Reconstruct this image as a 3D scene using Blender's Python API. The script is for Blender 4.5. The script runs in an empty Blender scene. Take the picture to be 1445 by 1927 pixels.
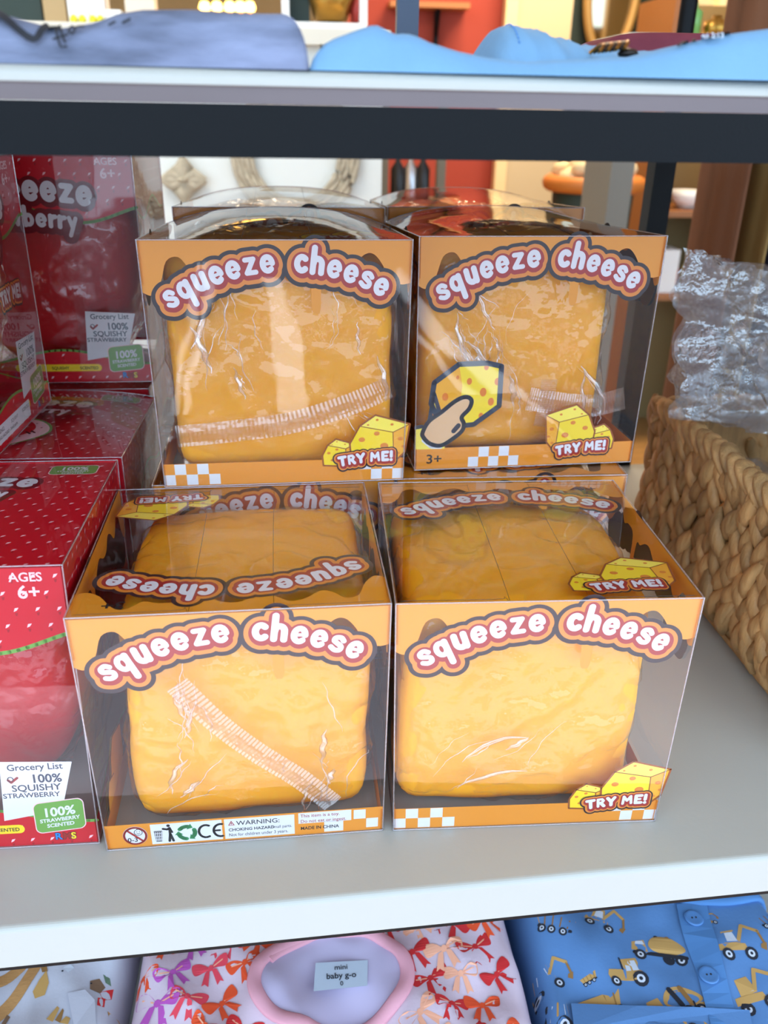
import bpy, bmesh, math, random
import numpy as np
from mathutils import Vector, Matrix, noise
from mathutils.geometry import tessellate_polygon

scene = bpy.context.scene
COL = scene.collection
rnd = random.Random(7)

# ------------------------------------------------------------------ camera, sky, lights, exposure
CAM = np.array([0.0, -0.4709, 0.4094])
YAW, PITCH, ROLL = [math.radians(a) for a in (5.9914, 25.5151, 1.0469)]
FPX, IW, IH = 1590.8, 1445.0, 1927.0
_f = np.array([math.sin(YAW) * math.cos(PITCH), math.cos(YAW) * math.cos(PITCH), -math.sin(PITCH)])
_r = np.array([math.cos(YAW), -math.sin(YAW), 0.0])
_u = np.cross(_r, _f)
CR = math.cos(ROLL) * _r + math.sin(ROLL) * _u
CU = -math.sin(ROLL) * _r + math.cos(ROLL) * _u
cam_data = bpy.data.cameras.new('camera')
cam = bpy.data.objects.new('camera', cam_data)
COL.objects.link(cam)
cam.matrix_world = Matrix(((CR[0], CU[0], -_f[0], CAM[0]), (CR[1], CU[1], -_f[1], CAM[1]),
                           (CR[2], CU[2], -_f[2], CAM[2]), (0, 0, 0, 1)))
cam_data.sensor_fit = 'VERTICAL'
cam_data.sensor_height = 36.0
cam_data.lens = FPX / IH * 36.0
cam_data.clip_start = 0.01
cam_data.clip_end = 60
cam_data.dof.use_dof = True
cam_data.dof.focus_distance = 0.53
cam_data.dof.aperture_fstop = 9.0
scene.camera = cam

world = bpy.data.worlds.new('sky')
scene.world = world
world.use_nodes = True
world.node_tree.nodes['Background'].inputs[0].default_value = (0.60, 0.80, 1.0, 1)
world.node_tree.nodes['Background'].inputs[1].default_value = 2.2

def light(name, kind, loc, rot, energy, color, size=None, size_y=None):
    d = bpy.data.lights.new(name, kind)
    d.energy = energy
    d.color = color
    if kind == 'AREA':
        d.shape = 'RECTANGLE'
        d.size = size
        d.size_y = size_y or size
    o = bpy.data.objects.new(name, d)
    COL.objects.link(o)
    o.location = loc
    o.rotation_euler = rot
    return o

sun = light('sun', 'SUN', (0, -4, 5), (math.radians(25.5), 0, math.radians(6)), 3.2, (1.0, 0.94, 0.9))
sun.data.angle = math.radians(0.8)
light('ceiling_lamp_light', 'AREA', (-0.6, 0.9, 1.66), (math.radians(25), 0, 0), 13, (1.0, 0.95, 0.88), 0.9, 0.5)
light('ceiling_lamp_light', 'AREA', (1.0, 2.4, 1.66), (0, 0, 0), 30, (1.0, 0.78, 0.5), 0.9, 0.5)
light('ceiling_lamp_light', 'AREA', (0.1, 3.6, 1.66), (0, 0, 0), 30, (1.0, 0.78, 0.5), 1.2, 0.6)

scene.view_settings.view_transform = 'Standard'
scene.view_settings.look = 'None'
scene.view_settings.gamma = 1.0
scene.view_settings.use_curve_mapping = False
scene.view_settings.exposure = 0.80
scene.cycles.transparent_max_bounces = 40
scene.cycles.max_bounces = 10
scene.cycles.caustics_reflective = False
scene.cycles.caustics_refractive = False
scene.cycles.sample_clamp_indirect = 4.0

# ------------------------------------------------------------------ helpers
def _ray(px, py):
    return _f * FPX + CR * (px - IW / 2) - CU * (py - IH / 2)
def at_y(px, py, y):
    d = _ray(px, py); return CAM + d * (y - CAM[1]) / d[1]
def at_z(px, py, z):
    d = _ray(px, py); return CAM + d * (z - CAM[2]) / d[2]

def lin(c):
    return tuple((v / 255 / 12.92) if v / 255 <= 0.04045 else ((v / 255 + 0.055) / 1.055) ** 2.4 for v in c) + (1.0,)

MATS = {}
def mat(name, rgb, rough=0.5, metal=0.0, var=0.0, vscale=30.0, bump=0.0, bscale=80.0, sss=0.0, sssr=(1, .4, .15),
        spec=0.5, emit=0.0, stretch=None, island=0.0, coat=0.0):
    if name in MATS:
        return MATS[name]
    m = bpy.data.materials.new(name)
    m.use_nodes = True
    nt = m.node_tree
    b = nt.nodes['Principled BSDF']
    b.inputs['Base Color'].default_value = lin(rgb)
    b.inputs['Roughness'].default_value = rough
    b.inputs['Metallic'].default_value = metal
    b.inputs['Specular IOR Level'].default_value = spec
    b.inputs['Coat Weight'].default_value = coat
    if sss:
        b.inputs['Subsurface Weight'].default_value = sss
        b.inputs['Subsurface Radius'].default_value = sssr
        b.inputs['Subsurface Scale'].default_value = 0.012
    if emit:
        b.inputs['Emission Color'].default_value = lin(rgb)
        b.inputs['Emission Strength'].default_value = emit
    if var or bump or island:
        tc = nt.nodes.new('ShaderNodeTexCoord')
        mp = nt.nodes.new('ShaderNodeMapping')
        nt.links.new(tc.outputs['Object'], mp.inputs[0])
        if stretch:
            mp.inputs['Scale'].default_value = stretch
    if var or island:
        nz = nt.nodes.new('ShaderNodeTexNoise')
        nz.inputs['Scale'].default_value = vscale
        nz.inputs['Detail'].default_value = 6
        nt.links.new(mp.outputs[0], nz.inputs[0])
        mr = nt.nodes.new('ShaderNodeMapRange')
        mr.inputs['From Min'].default_value = 0.3
        mr.inputs['From Max'].default_value = 0.7
        mr.inputs['To Min'].default_value = 1 - var
        mr.inputs['To Max'].default_value = 1 + var
        nt.links.new(nz.outputs[0], mr.inputs[0])
        val = mr.outputs[0]
        if island:
            g = nt.nodes.new('ShaderNodeNewGeometry')
            m2 = nt.nodes.new('ShaderNodeMapRange')
            m2.inputs['To Min'].default_value = 1 - island
            m2.inputs['To Max'].default_value = 1 + island * .6
            nt.links.new(g.outputs['Random Per Island'], m2.inputs[0])
            mu = nt.nodes.new('ShaderNodeMath'); mu.operation = 'MULTIPLY'
            nt.links.new(val, mu.inputs[0]); nt.links.new(m2.outputs[0], mu.inputs[1])
            val = mu.outputs[0]
        hsv = nt.nodes.new('ShaderNodeHueSaturation')
        hsv.inputs['Color'].default_value = lin(rgb)
        nt.links.new(val, hsv.inputs['Value'])
        nt.links.new(hsv.outputs[0], b.inputs['Base Color'])
    if bump:
        n2 = nt.nodes.new('ShaderNodeTexNoise')
        n2.inputs['Scale'].default_value = bscale
        n2.inputs['Detail'].default_value = 4
        nt.links.new(mp.outputs[0], n2.inputs[0])
        bp = nt.nodes.new('ShaderNodeBump')
        bp.inputs['Strength'].default_value = bump
        bp.inputs['Distance'].default_value = 0.002
        nt.links.new(n2.outputs[0], bp.inputs['Height'])
        nt.links.new(bp.outputs[0], b.inputs['Normal'])
    MATS[name] = m
    return m

def film_mat(name, tint=(1, 1, 1), f0=0.08, rough=0.03, bumps=((6, .25, .006),), milk=0.0, milk_rgb=(235, 228, 235), stretch=(1, 1, 1), detail=1.0):
    """thin clear plastic sheet: a see-through share and a mirror share that grows at grazing angles"""
    if name in MATS:
        return MATS[name]
    m = bpy.data.materials.new(name)
    m.use_nodes = True
    nt = m.node_tree
    N, L = nt.nodes, nt.links
    for n in list(N):
        N.remove(n)
    out = N.new('ShaderNodeOutputMaterial')
    tc = N.new('ShaderNodeTexCoord')
    mp = N.new('ShaderNodeMapping'); mp.inputs['Scale'].default_value = stretch
    L.new(tc.outputs['Object'], mp.inputs[0])
    nrm = None
    for sc, st, dist in bumps:
        nz = N.new('ShaderNodeTexNoise')
        nz.inputs['Scale'].default_value = sc
        nz.inputs['Detail'].default_value = detail
        L.new(mp.outputs[0], nz.inputs[0])
        bp = N.new('ShaderNodeBump')
        bp.inputs['Strength'].default_value = st
        bp.inputs['Distance'].default_value = dist
        L.new(nz.outputs[0], bp.inputs['Height'])
        if nrm:
            L.new(nrm, bp.inputs['Normal'])
        nrm = bp.outputs[0]
    geo = N.new('ShaderNodeNewGeometry')
    dot = N.new('ShaderNodeVectorMath'); dot.operation = 'DOT_PRODUCT'
    L.new(geo.outputs['Incoming'], dot.inputs[0]); L.new(geo.outputs['Normal'], dot.inputs[1])
    ab = N.new('ShaderNodeMath'); ab.operation = 'ABSOLUTE'; L.new(dot.outputs['Value'], ab.inputs[0])
    om = N.new('ShaderNodeMath'); om.operation = 'SUBTRACT'; om.inputs[0].default_value = 1; L.new(ab.outputs[0], om.inputs[1])
    pw = N.new('ShaderNodeMath'); pw.operation = 'POWER'; pw.inputs[1].default_value = 4.5; L.new(om.outputs[0], pw.inputs[0])
    fr = N.new('ShaderNodeMath'); fr.operation = 'MULTIPLY_ADD'; fr.inputs[1].default_value = 0.85 - f0; fr.inputs[2].default_value = f0
    L.new(pw.outputs[0], fr.inputs[0])
    tr = N.new('ShaderNodeBsdfTransparent'); tr.inputs[0].default_value = tint + (1,)
    gl = N.new('ShaderNodeBsdfGlossy'); gl.inputs['Roughness'].default_value = rough
    L.new(nrm, gl.inputs['Normal'])
    base = tr.outputs[0]
    if milk:
        df = N.new('ShaderNodeBsdfDiffuse'); df.inputs[0].default_value = lin(milk_rgb)
        tl = N.new('ShaderNodeBsdfTranslucent'); tl.inputs[0].default_value = lin(milk_rgb)
        ad = N.new('ShaderNodeMixShader'); ad.inputs[0].default_value = .4
        L.new(df.outputs[0], ad.inputs[1]); L.new(tl.outputs[0], ad.inputs[2])
        mk = N.new('ShaderNodeMixShader'); mk.inputs[0].default_value = milk
        L.new(tr.outputs[0], mk.inputs[1]); L.new(ad.outputs[0], mk.inputs[2])
        base = mk.outputs[0]
    mx = N.new('ShaderNodeMixShader')
    L.new(fr.outputs[0], mx.inputs[0]); L.new(base, mx.inputs[1]); L.new(gl.outputs[0], mx.inputs[2])
    L.new(mx.outputs[0], out.inputs[0])
    MATS[name] = m
    return m

class MB:
    """collects shapes and links them as one mesh object"""
    def __init__(s):
        s.v, s.f, s.m, s.sm = [], [], [], []
    def add(s, vs, fs, mi=0, smooth=False):
        o = len(s.v)
        s.v += [tuple(v) for v in vs]
        s.f += [tuple(i + o for i in f) for f in fs]
        s.m += [mi] * len(fs); s.sm += [smooth] * len(fs)
    def box(s, a, b, mi=0, M=None):
        vs = [(x, y, z) for z in (a[2], b[2]) for y in (a[1], b[1]) for x in (a[0], b[0])]
        if M: vs = [tuple(M @ Vector(v)) for v in vs]
        s.add(vs, [(0, 2, 3, 1), (4, 5, 7, 6), (0, 1, 5, 4), (2, 6, 7, 3), (0, 4, 6, 2), (1, 3, 7, 5)], mi)
    def prism(s, prof, x0, x1, mi=0, M=None, smooth=False):
        """profile of (y,z) points swept along x"""
        n = len(prof)
        vs = [(x0, p[0], p[1]) for p in prof] + [(x1, p[0], p[1]) for p in prof]
        if M: vs = [tuple(M @ Vector(v)) for v in vs]
        s.add(vs, [(i, (i + 1) % n, n + (i + 1) % n, n + i) for i in range(n)], mi, smooth)
        s.add(vs, [tuple(range(n))[::-1], tuple(range(n, 2 * n))], mi)
    def tube(s, pts, r, n=8, mi=0, closed=False, flat=1.0, up=None, caps=True):
        pts = [Vector(p) for p in pts]
        k = len(pts)
        R = r if isinstance(r, (list, tuple)) else [r] * k
        vs, fs = [], []
        for i, p in enumerate(pts):
            a = pts[(i - 1) % k] if (closed or i > 0) else p
            b = pts[(i + 1) % k] if (closed or i < k - 1) else p
            t = (b - a).normalized() if (b - a).length > 1e-9 else Vector((0, 0, 1))
            ref = Vector(up) if up else (Vector((0, 0, 1)) if abs(t.z) < .9 else Vector((1, 0, 0)))
            x = t.cross(ref).normalized(); y = x.cross(t).normalized()
            for j in range(n):
                c = 2 * math.pi * j / n
                vs.append(p + x * math.cos(c) * R[i] + y * math.sin(c) * R[i] * flat)
        for i in range(k if closed else k - 1):
            for j in range(n):
                a, b = i * n + j, i * n + (j + 1) % n
                i2 = (i + 1) % k
                fs.append((a, b, i2 * n + (j + 1) % n, i2 * n + j))
        s.add(vs, fs, mi, True)
        if caps and not closed:
            s.add(vs[:n], [tuple(range(n))[::-1]], mi); s.add(vs[-n:], [tuple(range(n))], mi)
    def lathe(s, prof, c=(0, 0, 0), n=24, mi=0, smooth=True):
        vs, fs = [], []
        for r, z in prof:
            for j in range(n):
                a = 2 * math.pi * j / n
                vs.append((c[0] + r * math.cos(a), c[1] + r * math.sin(a), c[2] + z))
        for i in range(len(prof) - 1):
            for j in range(n):
                fs.append((i * n + j, i * n + (j + 1) % n, (i + 1) * n + (j + 1) % n, (i + 1) * n + j))
        s.add(vs, fs, mi, smooth)
        s.add(vs[:n], [tuple(range(n))[::-1]], mi); s.add(vs[-n:], [tuple(range(n))], mi)
    def grid(s, P, nu, nv, mi=0, smooth=True):
        vs = [P(i / nu, j / nv) for j in range(nv + 1) for i in range(nu + 1)]
        w = nu + 1
        s.add(vs, [(j * w + i, j * w + i + 1, (j + 1) * w + i + 1, (j + 1) * w + i) for j in range(nv) for i in range(nu)], mi, smooth)
    def mesh(s, name, mats):
        me = bpy.data.meshes.new(name)
        me.from_pydata(s.v, [], s.f)
        for m in (mats if isinstance(mats, (list, tuple)) else [mats]):
            me.materials.append(m)
        me.polygons.foreach_set('material_index', s.m)
        me.polygons.foreach_set('use_smooth', s.sm)
        me.update()
        return me
    def build(s, name, mats, parent=None, loc=None, rotz=0):
        return link(name, s.mesh(name, mats), parent, loc, rotz)

def link(name, me, parent=None, loc=None, rotz=0):
    o = bpy.data.objects.new(name, me)
    COL.objects.link(o)
    if parent: o.parent = parent
    if loc is not None: o.location = loc
    if rotz: o.rotation_euler = (0, 0, rotz)
    return o
def empty(name, loc=(0, 0, 0), rotz=0, parent=None):
    o = link(name, None, parent, loc, rotz)
    o.empty_display_size = 0.05
    return o
def tag(o, label, cat, group=None, kind=None):
    o['label'] = label; o['category'] = cat
    if group: o['group'] = group
    if kind: o['kind'] = kind
    return o
def struct(name, mb, m):
    o = mb.build(name, m); o['kind'] = 'structure'; return o
def copy_tree(o, parent=None):
    c = o.copy(); COL.objects.link(c)
    if parent: c.parent = parent
    for ch in list(o.children): copy_tree(ch, c)
    return c

def spline(pts, n=8, closed=False):
    P = [np.array(p, float) for p in pts]; k = len(P); out = []
    for i in range(k if closed else k - 1):
        if closed:
            a, b, c, d = P[(i - 1) % k], P[i], P[(i + 1) % k], P[(i + 2) % k]
        else:
            a, b, c, d = P[max(i - 1, 0)], P[i], P[i + 1], P[min(i + 2, k - 1)]
        for j in range(n):
            t = j / n
            out.append(tuple(.5 * (2 * b + (c - a) * t + (2 * a - 5 * b + 4 * c - d) * t * t + (3 * b - a - 3 * c + d) * t ** 3)))
    if not closed: out.append(tuple(P[-1]))
    return out
def interp(tab, x):
    xs = [t[0] for t in tab]; ys = [t[1] for t in tab]
    return float(np.interp(x, xs, ys))

# ------------------------------------------------------------------ printed artwork: flat shapes in face coordinates
def arc(cx, cy, rx, ry, a0, a1, n=14):
    return [(cx + rx * math.cos(math.radians(a0 + (a1 - a0) * i / n)), cy + ry * math.sin(math.radians(a0 + (a1 - a0) * i / n))) for i in range(n + 1)]
GL = {
 's': (.74, [spline([(.6, .70), (.44, .84), (.22, .78), (.2, .61), (.4, .5), (.58, .38), (.55, .19), (.34, .15), (.14, .27)], 4)]),
 'q': (.82, [arc(.38, .5, .23, .33, 0, 360, 20), [(.62, .84), (.62, -.36)]]),
 'u': (.8, [[(.18, .84), (.18, .45)] + arc(.4, .42, .22, .27, 180, 360, 8), [(.62, .84), (.62, .15)]]),
 'e': (.80, [[(.2, .49), (.60, .53)], arc(.4, .5, .245, .345, 4, 312, 18)]),
 'z': (.78, [[(.18, .83), (.6, .83), (.18, .17), (.63, .17)]]),
 'c': (.72, [arc(.42, .5, .25, .34, 48, 312, 16)]),
 'h': (.8, [[(.18, 1.36), (.18, .15)], [(.2, .6)] + arc(.4, .58, .22, .26, 150, 0, 8) + [(.62, .15)]]),
 't': (.6, [[(.3, 1.2), (.3, .32), (.48, .16)], [(.1, .82), (.52, .82)]]),
 'r': (.58, [[(.18, .84), (.18, .15)], [(.18, .55), (.32, .78), (.5, .8)]]),
 'a': (.82, [arc(.38, .5, .23, .33, 0, 360, 20), [(.62, .84), (.62, .15)]]),
 'w': (1.02, [[(.15, .84), (.3, .17), (.51, .66), (.72, .17), (.87, .84)]]),
 'b': (.82, [arc(.42, .5, .23, .33, 0, 360, 20), [(.18, 1.36), (.18, .15)]]),
 'y': (.78, [[(.17, .84), (.4, .25)], [(.62, .84), (.28, -.36)]]),
 'T': (.76, [[(.12, .85), (.66, .85)], [(.39, .85), (.39, .14)]]),
 'R': (.76, [[(.17, .14), (.17, .85), (.48, .85), (.6, .68), (.48, .5), (.2, .48)], [(.38, .48), (.62, .14)]]),
 'Y': (.78, [[(.12, .86), (.39, .48), (.66, .86)], [(.39, .48), (.39, .14)]]),
 'M': (.94, [[(.14, .14), (.2, .85), (.47, .42), (.74, .85), (.8, .14)]]),
 'E': (.7, [[(.6, .85), (.17, .85), (.17, .14), (.6, .14)], [(.17, .5), (.52, .5)]]),
 '!': (.36, [[(.18, .88), (.18, .45)], [(.18, .13), (.181, .13)]]),
 'S': (.74, [spline([(.6, .70), (.44, .85), (.22, .78), (.2, .61), (.4, .5), (.58, .38), (.55, .19), (.34, .15), (.14, .27)], 4)]),
 'H': (.9, []),
}
THIN = {('e', 0): .075, ('e', 1): .012, ('s', 0): .03, ('z', 0): .03, ('S', 0): .03, ('a', 0): .02, ('b', 0): .02, ('q', 0): .02, ('w', 0): .03, ('y', 0): .02, ('y', 1): .02, ('R', 0): .03, ('E', 1): .04, ('M', 0): .03}
class Stroke(list):
    thin = 0.0
def stroke_of(pts, thin):
    s = Stroke(pts); s.thin = thin; return s
def lay_text(txt, size, gap=.02, space=.35):
    """strokes of a word along a straight baseline starting at 0"""
    x, out = 0.0, []
    for ch in txt:
        if ch == ' ':
            x += space * size; continue
        w, st = GL[ch]
        out.append((x + w * size / 2, [stroke_of([((px - w / 2) * size, py * size) for px, py in s], THIN.get((ch, i), 0) * size) for i, s in enumerate(st)]))
        x += (w + gap) * size
    return out, x
def on_arc(items, total, R, cx, cy, turn=1.0, x0=None):
    st = []
    for xc, ss in items:
        a = (xc - total / 2 if x0 is None else xc + x0) / R
        bx, by = cx + R * math.sin(a), cy - R + R * math.cos(a)
        c, s = math.cos(-a * turn), math.sin(-a * turn)
        for pl in ss:
            st.append(stroke_of([(bx + px * c - py * s, by + px * s + py * c) for px, py in pl], pl.thin))
    return st
def sdf(strokes, h, margin):
    seg = np.array([(a[0], a[1], b[0], b[1], getattr(s, 'thin', 0)) for s in strokes for a, b in zip(s[:-1], s[1:])])
    x0, y0 = seg[:, [0, 2]].min() - margin, seg[:, [1, 3]].min() - margin
    x1, y1 = seg[:, [0, 2]].max() + margin, seg[:, [1, 3]].max() + margin
    X, Y = np.meshgrid(np.arange(x0, x1 + h, h), np.arange(y0, y1 + h, h))
    D = np.full(X.shape, 1e9)
    for ax, ay, bx, by, th in seg:
        dx, dy = bx - ax, by - ay
        t = np.clip(((X - ax) * dx + (Y - ay) * dy) / (dx * dx + dy * dy + 1e-18), 0, 1)
        D = np.minimum(D, np.sqrt((X - ax - t * dx) ** 2 + (Y - ay - t * dy) ** 2) + th)
    return D, x0, y0, h
def rdp(p, tol):
    if len(p) < 3: return p
    a, b = np.array(p[0]), np.array(p[-1])
    q = np.array(p); d = b - a; n = math.hypot(*d)
    if n < 1e-12: dist = np.hypot(*(q - a).T)
    else: dist = np.abs((q[:, 0] - a[0]) * d[1] - (q[:, 1] - a[1]) * d[0]) / n
    i = int(dist.argmax())
    if dist[i] < tol: return [p[0], p[-1]]
    return rdp(p[:i + 1], tol)[:-1] + rdp(p[i:], tol)
def contours(D, x0, y0, h, iso):
    F = np.pad(D - iso, 1, constant_values=1.0); x0 -= h; y0 -= h
    B = F < 0
    C = B[:-1, :-1].astype(int) + 2 * B[:-1, 1:] + 4 * B[1:, 1:] + 8 * B[1:, :-1]
    nxt = {}
    tab = {1: [(3, 0)], 2: [(0, 1)], 3: [(3, 1)], 4: [(1, 2)], 5: [(3, 0), (1, 2)], 6: [(0, 2)], 7: [(3, 2)], 8: [(2, 3)], 9: [(2, 0)],
           10: [(0, 1), (2, 3)], 11: [(2, 1)], 12: [(1, 3)], 13: [(1, 0)], 14: [(0, 3)]}
    def eid(j, i, e):
        return [(j, i, 0), (j, i + 1, 1), (j + 1, i, 0), (j, i, 1)][e]
    for j, i in zip(*np.nonzero((C > 0) & (C < 15))):
        for a, b in tab[C[j, i]]:
            nxt[eid(j, i, a)] = eid(j, i, b)
    def pt(e):
        j, i, k = e
        if k == 0:
            a, b = F[j, i], F[j, i + 1]; return (x0 + (i + a / (a - b)) * h, y0 + j * h)
        a, b = F[j, i], F[j + 1, i]; return (x0 + i * h, y0 + (j + a / (a - b)) * h)
    loops = []
    while nxt:
        s = next(iter(nxt)); e = nxt.pop(s); l = [pt(s)]
        while e != s and e in nxt:
            l.append(pt(e)); e = nxt.pop(e)
        if len(l) > 5:
            k = len(l) // 2
            l = rdp(l[:k + 1], h * .12)[:-1] + rdp(l[k:] + l[:1], h * .12)[:-1]
            if len(l) > 3: loops.append(l)
    return loops

def inside(pt, l):
    c = False; x, y = pt
    for (ax, ay), (bx, by) in zip(l, l[1:] + l[:1]):
        if (ay > y) != (by > y) and x < (bx - ax) * (y - ay) / (by - ay) + ax: c = not c
    return c
def islands(loops):
    """each outer loop together with the holes that lie in it"""
    dep = [sum(inside(l[0], m) for m in loops if m is not l) for l in loops]
    return [[l] + [m for j, m in enumerate(loops) if dep[j] == dep[i] + 1 and inside(m[0], l)] for i, l in enumerate(loops) if dep[i] % 2 == 0]

class Flat:
    """layers of flat colour in face coordinates (metres); a higher layer lies nearer the viewer"""
    def __init__(s):
        s.v, s.f, s.m = [], [], []
        s.tf = lambda p: p
    def tri(s, pts, fs, mi, layer):
        o = len(s.v)
        for p in pts:
            q = s.tf(p); s.v.append((q[0], q[1], layer))
        s.f += [tuple(i + o for i in f) for f in fs]; s.m += [mi] * len(fs)
    def poly(s, loops, mi, layer=0):
        if not isinstance(loops[0][0], (tuple, list, np.ndarray)): loops = [loops]
        pts = [p for l in loops for p in l]
        t = tessellate_polygon([[Vector((p[0], p[1], 0)) for p in l] for l in loops])
        s.tri(pts, t, mi, layer)
    def rect(s, x0, y0, x1, y1, mi, layer=0, n=1):
        for i in range(n):
            a, b = x0 + (x1 - x0) * i / n, x0 + (x1 - x0) * (i + 1) / n
            s.tri([(a, y0), (b, y0), (b, y1), (a, y1)], [(0, 1, 2, 3)], mi, layer)
    def ell(s, cx, cy, rx, ry, mi, layer=0, n=14, rot=0):
        c, q = math.cos(rot), math.sin(rot)
        p = [(rx * math.cos(2 * math.pi * i / n), ry * math.sin(2 * math.pi * i / n)) for i in range(n)]
        s.tri([(cx + x * c - y * q, cy + x * q + y * c) for x, y in p], [tuple(range(n))], mi, layer)
    def stroke(s, pts, r, mi, layer=0, closed=False):
        P = [np.array(p, float) for p in pts]
        if closed: P = P + [P[0]]
        for a, b in zip(P[:-1], P[1:]):
            d = b - a; L = math.hypot(*d)
            if L < 1e-9: continue
            n = np.array((-d[1], d[0])) / L * r
            s.tri([a - n, b - n, b + n, a + n], [(0, 1, 2, 3)], mi, layer)
        for p in P[:-1] if closed else P:
            s.ell(p[0], p[1], r, r, mi, layer, 8)
    def ring(s, cx, cy, r, w, mi, layer=0, n=28):
        s.stroke([(cx + r * math.cos(2 * math.pi * i / n), cy + r * math.sin(2 * math.pi * i / n)) for i in range(n)], w / 2, mi, layer, True)
    def bubble(s, strokes, levels, h, layer=0, shift=(0, 0)):
        """levels: (radius, material, dx, dy) from the widest outline to the letters"""
        D, x0, y0, hh = sdf(strokes, h, max(l[0] for l in levels) + 2 * h)
        for k, (r, mi, dx, dy) in enumerate(levels):
            loops = [[(x + dx, y + dy) for x, y in l] for l in contours(D, x0, y0, hh, r)]
            for g in islands(loops): s.poly(g, mi, layer + k)
    def text(s, txt, x, y, size, mi, layer=0, bold=0.0, align='l', rot=0, sx=1.0):
        vs, fs, w = font_text(txt, bold)
        ox = {'l': 0, 'c': -w / 2, 'r': -w}[align]
        c, q = math.cos(rot), math.sin(rot)
        pts = [((px + ox) * size * sx, py * size) for px, py in vs]
        s.tri([(x + a * c - b * q, y + a * q + b * c) for a, b in pts], fs, mi, layer)
        return w * size * sx
    def merge(s, o, tf, dl=0):
        k = len(s.v)
        for x, y, l in o.v:
            q = tf((x, y)); s.v.append((q[0], q[1], l + dl))
        s.f += [tuple(i + k for i in f) for f in o.f]; s.m += o.m
    def emit(s, name, P, mats, parent, step=0.00005, key=None, inset=0.0):
        """P(s,t,off) places a face point, off metres inside the surface"""
        if key and key in MESHES:
            return link(name, MESHES[key], parent)
        nl = max((v[2] for v in s.v), default=0)
        me = bpy.data.meshes.new(name)
        me.from_pydata([tuple(P(x, y, inset - (l + 1) * step)) for x, y, l in s.v], [], s.f)
        for m in mats: me.materials.append(m)
        me.polygons.foreach_set('material_index', s.m)
        me.update()
        if key: MESHES[key] = me
        return link(name, me, parent)
MESHES = {}
_FT = {}
def font_text(txt, bold):
    k = (txt, bold)
    if k not in _FT:
        cu = bpy.data.curves.new('lettering', 'FONT'); cu.body = txt; cu.size = 1; cu.offset = bold; cu.resolution_u = 3
        o = bpy.data.objects.new('lettering', cu); COL.objects.link(o)
        dg = bpy.context.evaluated_depsgraph_get(); dg.update()
        me = bpy.data.meshes.new_from_object(o.evaluated_get(dg))
        vs = [(v.co.x, v.co.y) for v in me.vertices]; fs = [tuple(p.vertices) for p in me.polygons]
        _FT[k] = (vs, fs, max((v[0] for v in vs), default=0))
        bpy.data.objects.remove(o); bpy.data.curves.remove(cu); bpy.data.meshes.remove(me)
    return _FT[k]

# ------------------------------------------------------------------ materials
M_white = mat('shelf_white', (176, 175, 168), .40, bump=.04, bscale=300, var=.015, vscale=8)
M_black = mat('black_frame', (8, 10, 14), .45, bump=.08, bscale=900, spec=.15)
M_film = film_mat('clear_film', (1, .99, .995), .066, .015, ((5, .28, .012), (38, .05, .002)))
M_edge = film_mat('film_fold', (.95, .92, .96), .22, .12, ((60, .2, .002),), milk=.22)
M_flap = film_mat('flap_edge', (.55, .5, .5), .12, .2, ((60, .2, .002),))
M_wrap = film_mat('crinkled_wrapper', (1, .985, .97), .06, .05, ((22, .9, .010), (75, .5, .003)), milk=.01, milk_rgb=(255, 225, 205), detail=3)
M_crease = film_mat('wrapper_crease', (1, .98, .97), .22, .06, ((50, .8, .006),), milk=.05, milk_rgb=(255, 232, 215))
M_seam = film_mat('ribbed_seam', (.97, .93, .92), .16, .16, ((160, .5, .002),), milk=.11, milk_rgb=(255, 225, 205))
M_cheese = mat('cheese_foam', (255, 170, 16), .62, sss=.55, sssr=(1, .45, .12), var=.03, vscale=14, bump=.08, bscale=60)
M_straw = mat('strawberry_foam', (196, 24, 34), .5, sss=.35, sssr=(1, .15, .1), var=.08, vscale=25, bump=.1, bscale=50)
P_or = mat('print_orange', (226, 144, 34), .4)
P_band = mat('print_band_orange', (228, 140, 38), .4)
P_dark = mat('print_dark_brown', (40, 22, 27), .4)
P_lab = mat('print_label_orange', (220, 130, 44), .4)
P_red = mat('print_red', (160, 38, 34), .4)
P_wht = mat('print_white', (224, 219, 222), .4)
P_ye = mat('print_yellow', (246, 208, 36), .4)
P_ye2 = mat('print_pale_yellow', (250, 222, 84), .4)
P_hole = mat('print_hole_orange', (226, 120, 36), .4)
P_side = mat('print_deep_orange', (240, 166, 40), .4)
P_brn = mat('print_brown_line', (150, 74, 24), .4)
P_navy = mat('print_navy', (38, 46, 66), .4)
P_skin = mat('print_skin', (226, 178, 134), .4)
P_grn = mat('print_green', (58, 140, 84), .4)
P_blk = mat('print_black', (34, 30, 34), .4)
R_red = mat('print_strawberry_red', (200, 16, 34), .35)
R_dk = mat('print_deep_red', (112, 6, 20), .35)
R_seed = mat('print_seed_pink', (246, 196, 200), .35)
R_seed2 = mat('print_seed_dark', (160, 14, 26), .35)  # darker red seeds of the print
R_lf = mat('print_leaf_green', (112, 158, 70), .35)
R_bl = mat('print_blue', (40, 130, 214), .35)
R_card = mat('red_card', (178, 14, 30), .45)
PM_ = [P_or, P_band, P_dark, P_lab, P_red, P_wht, P_ye, P_ye2, P_hole, P_side, P_brn, P_navy, P_skin, P_grn, P_blk, R_red, R_dk, R_seed, R_seed2, R_lf, R_bl]
(OR, BAND, DK, LAB, RED, WH, YE, YE2, HO, SD, BR, NV, SK, GR, BK, SRED, SDK, SEED, SEED2, LF, BL) = range(21)

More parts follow.
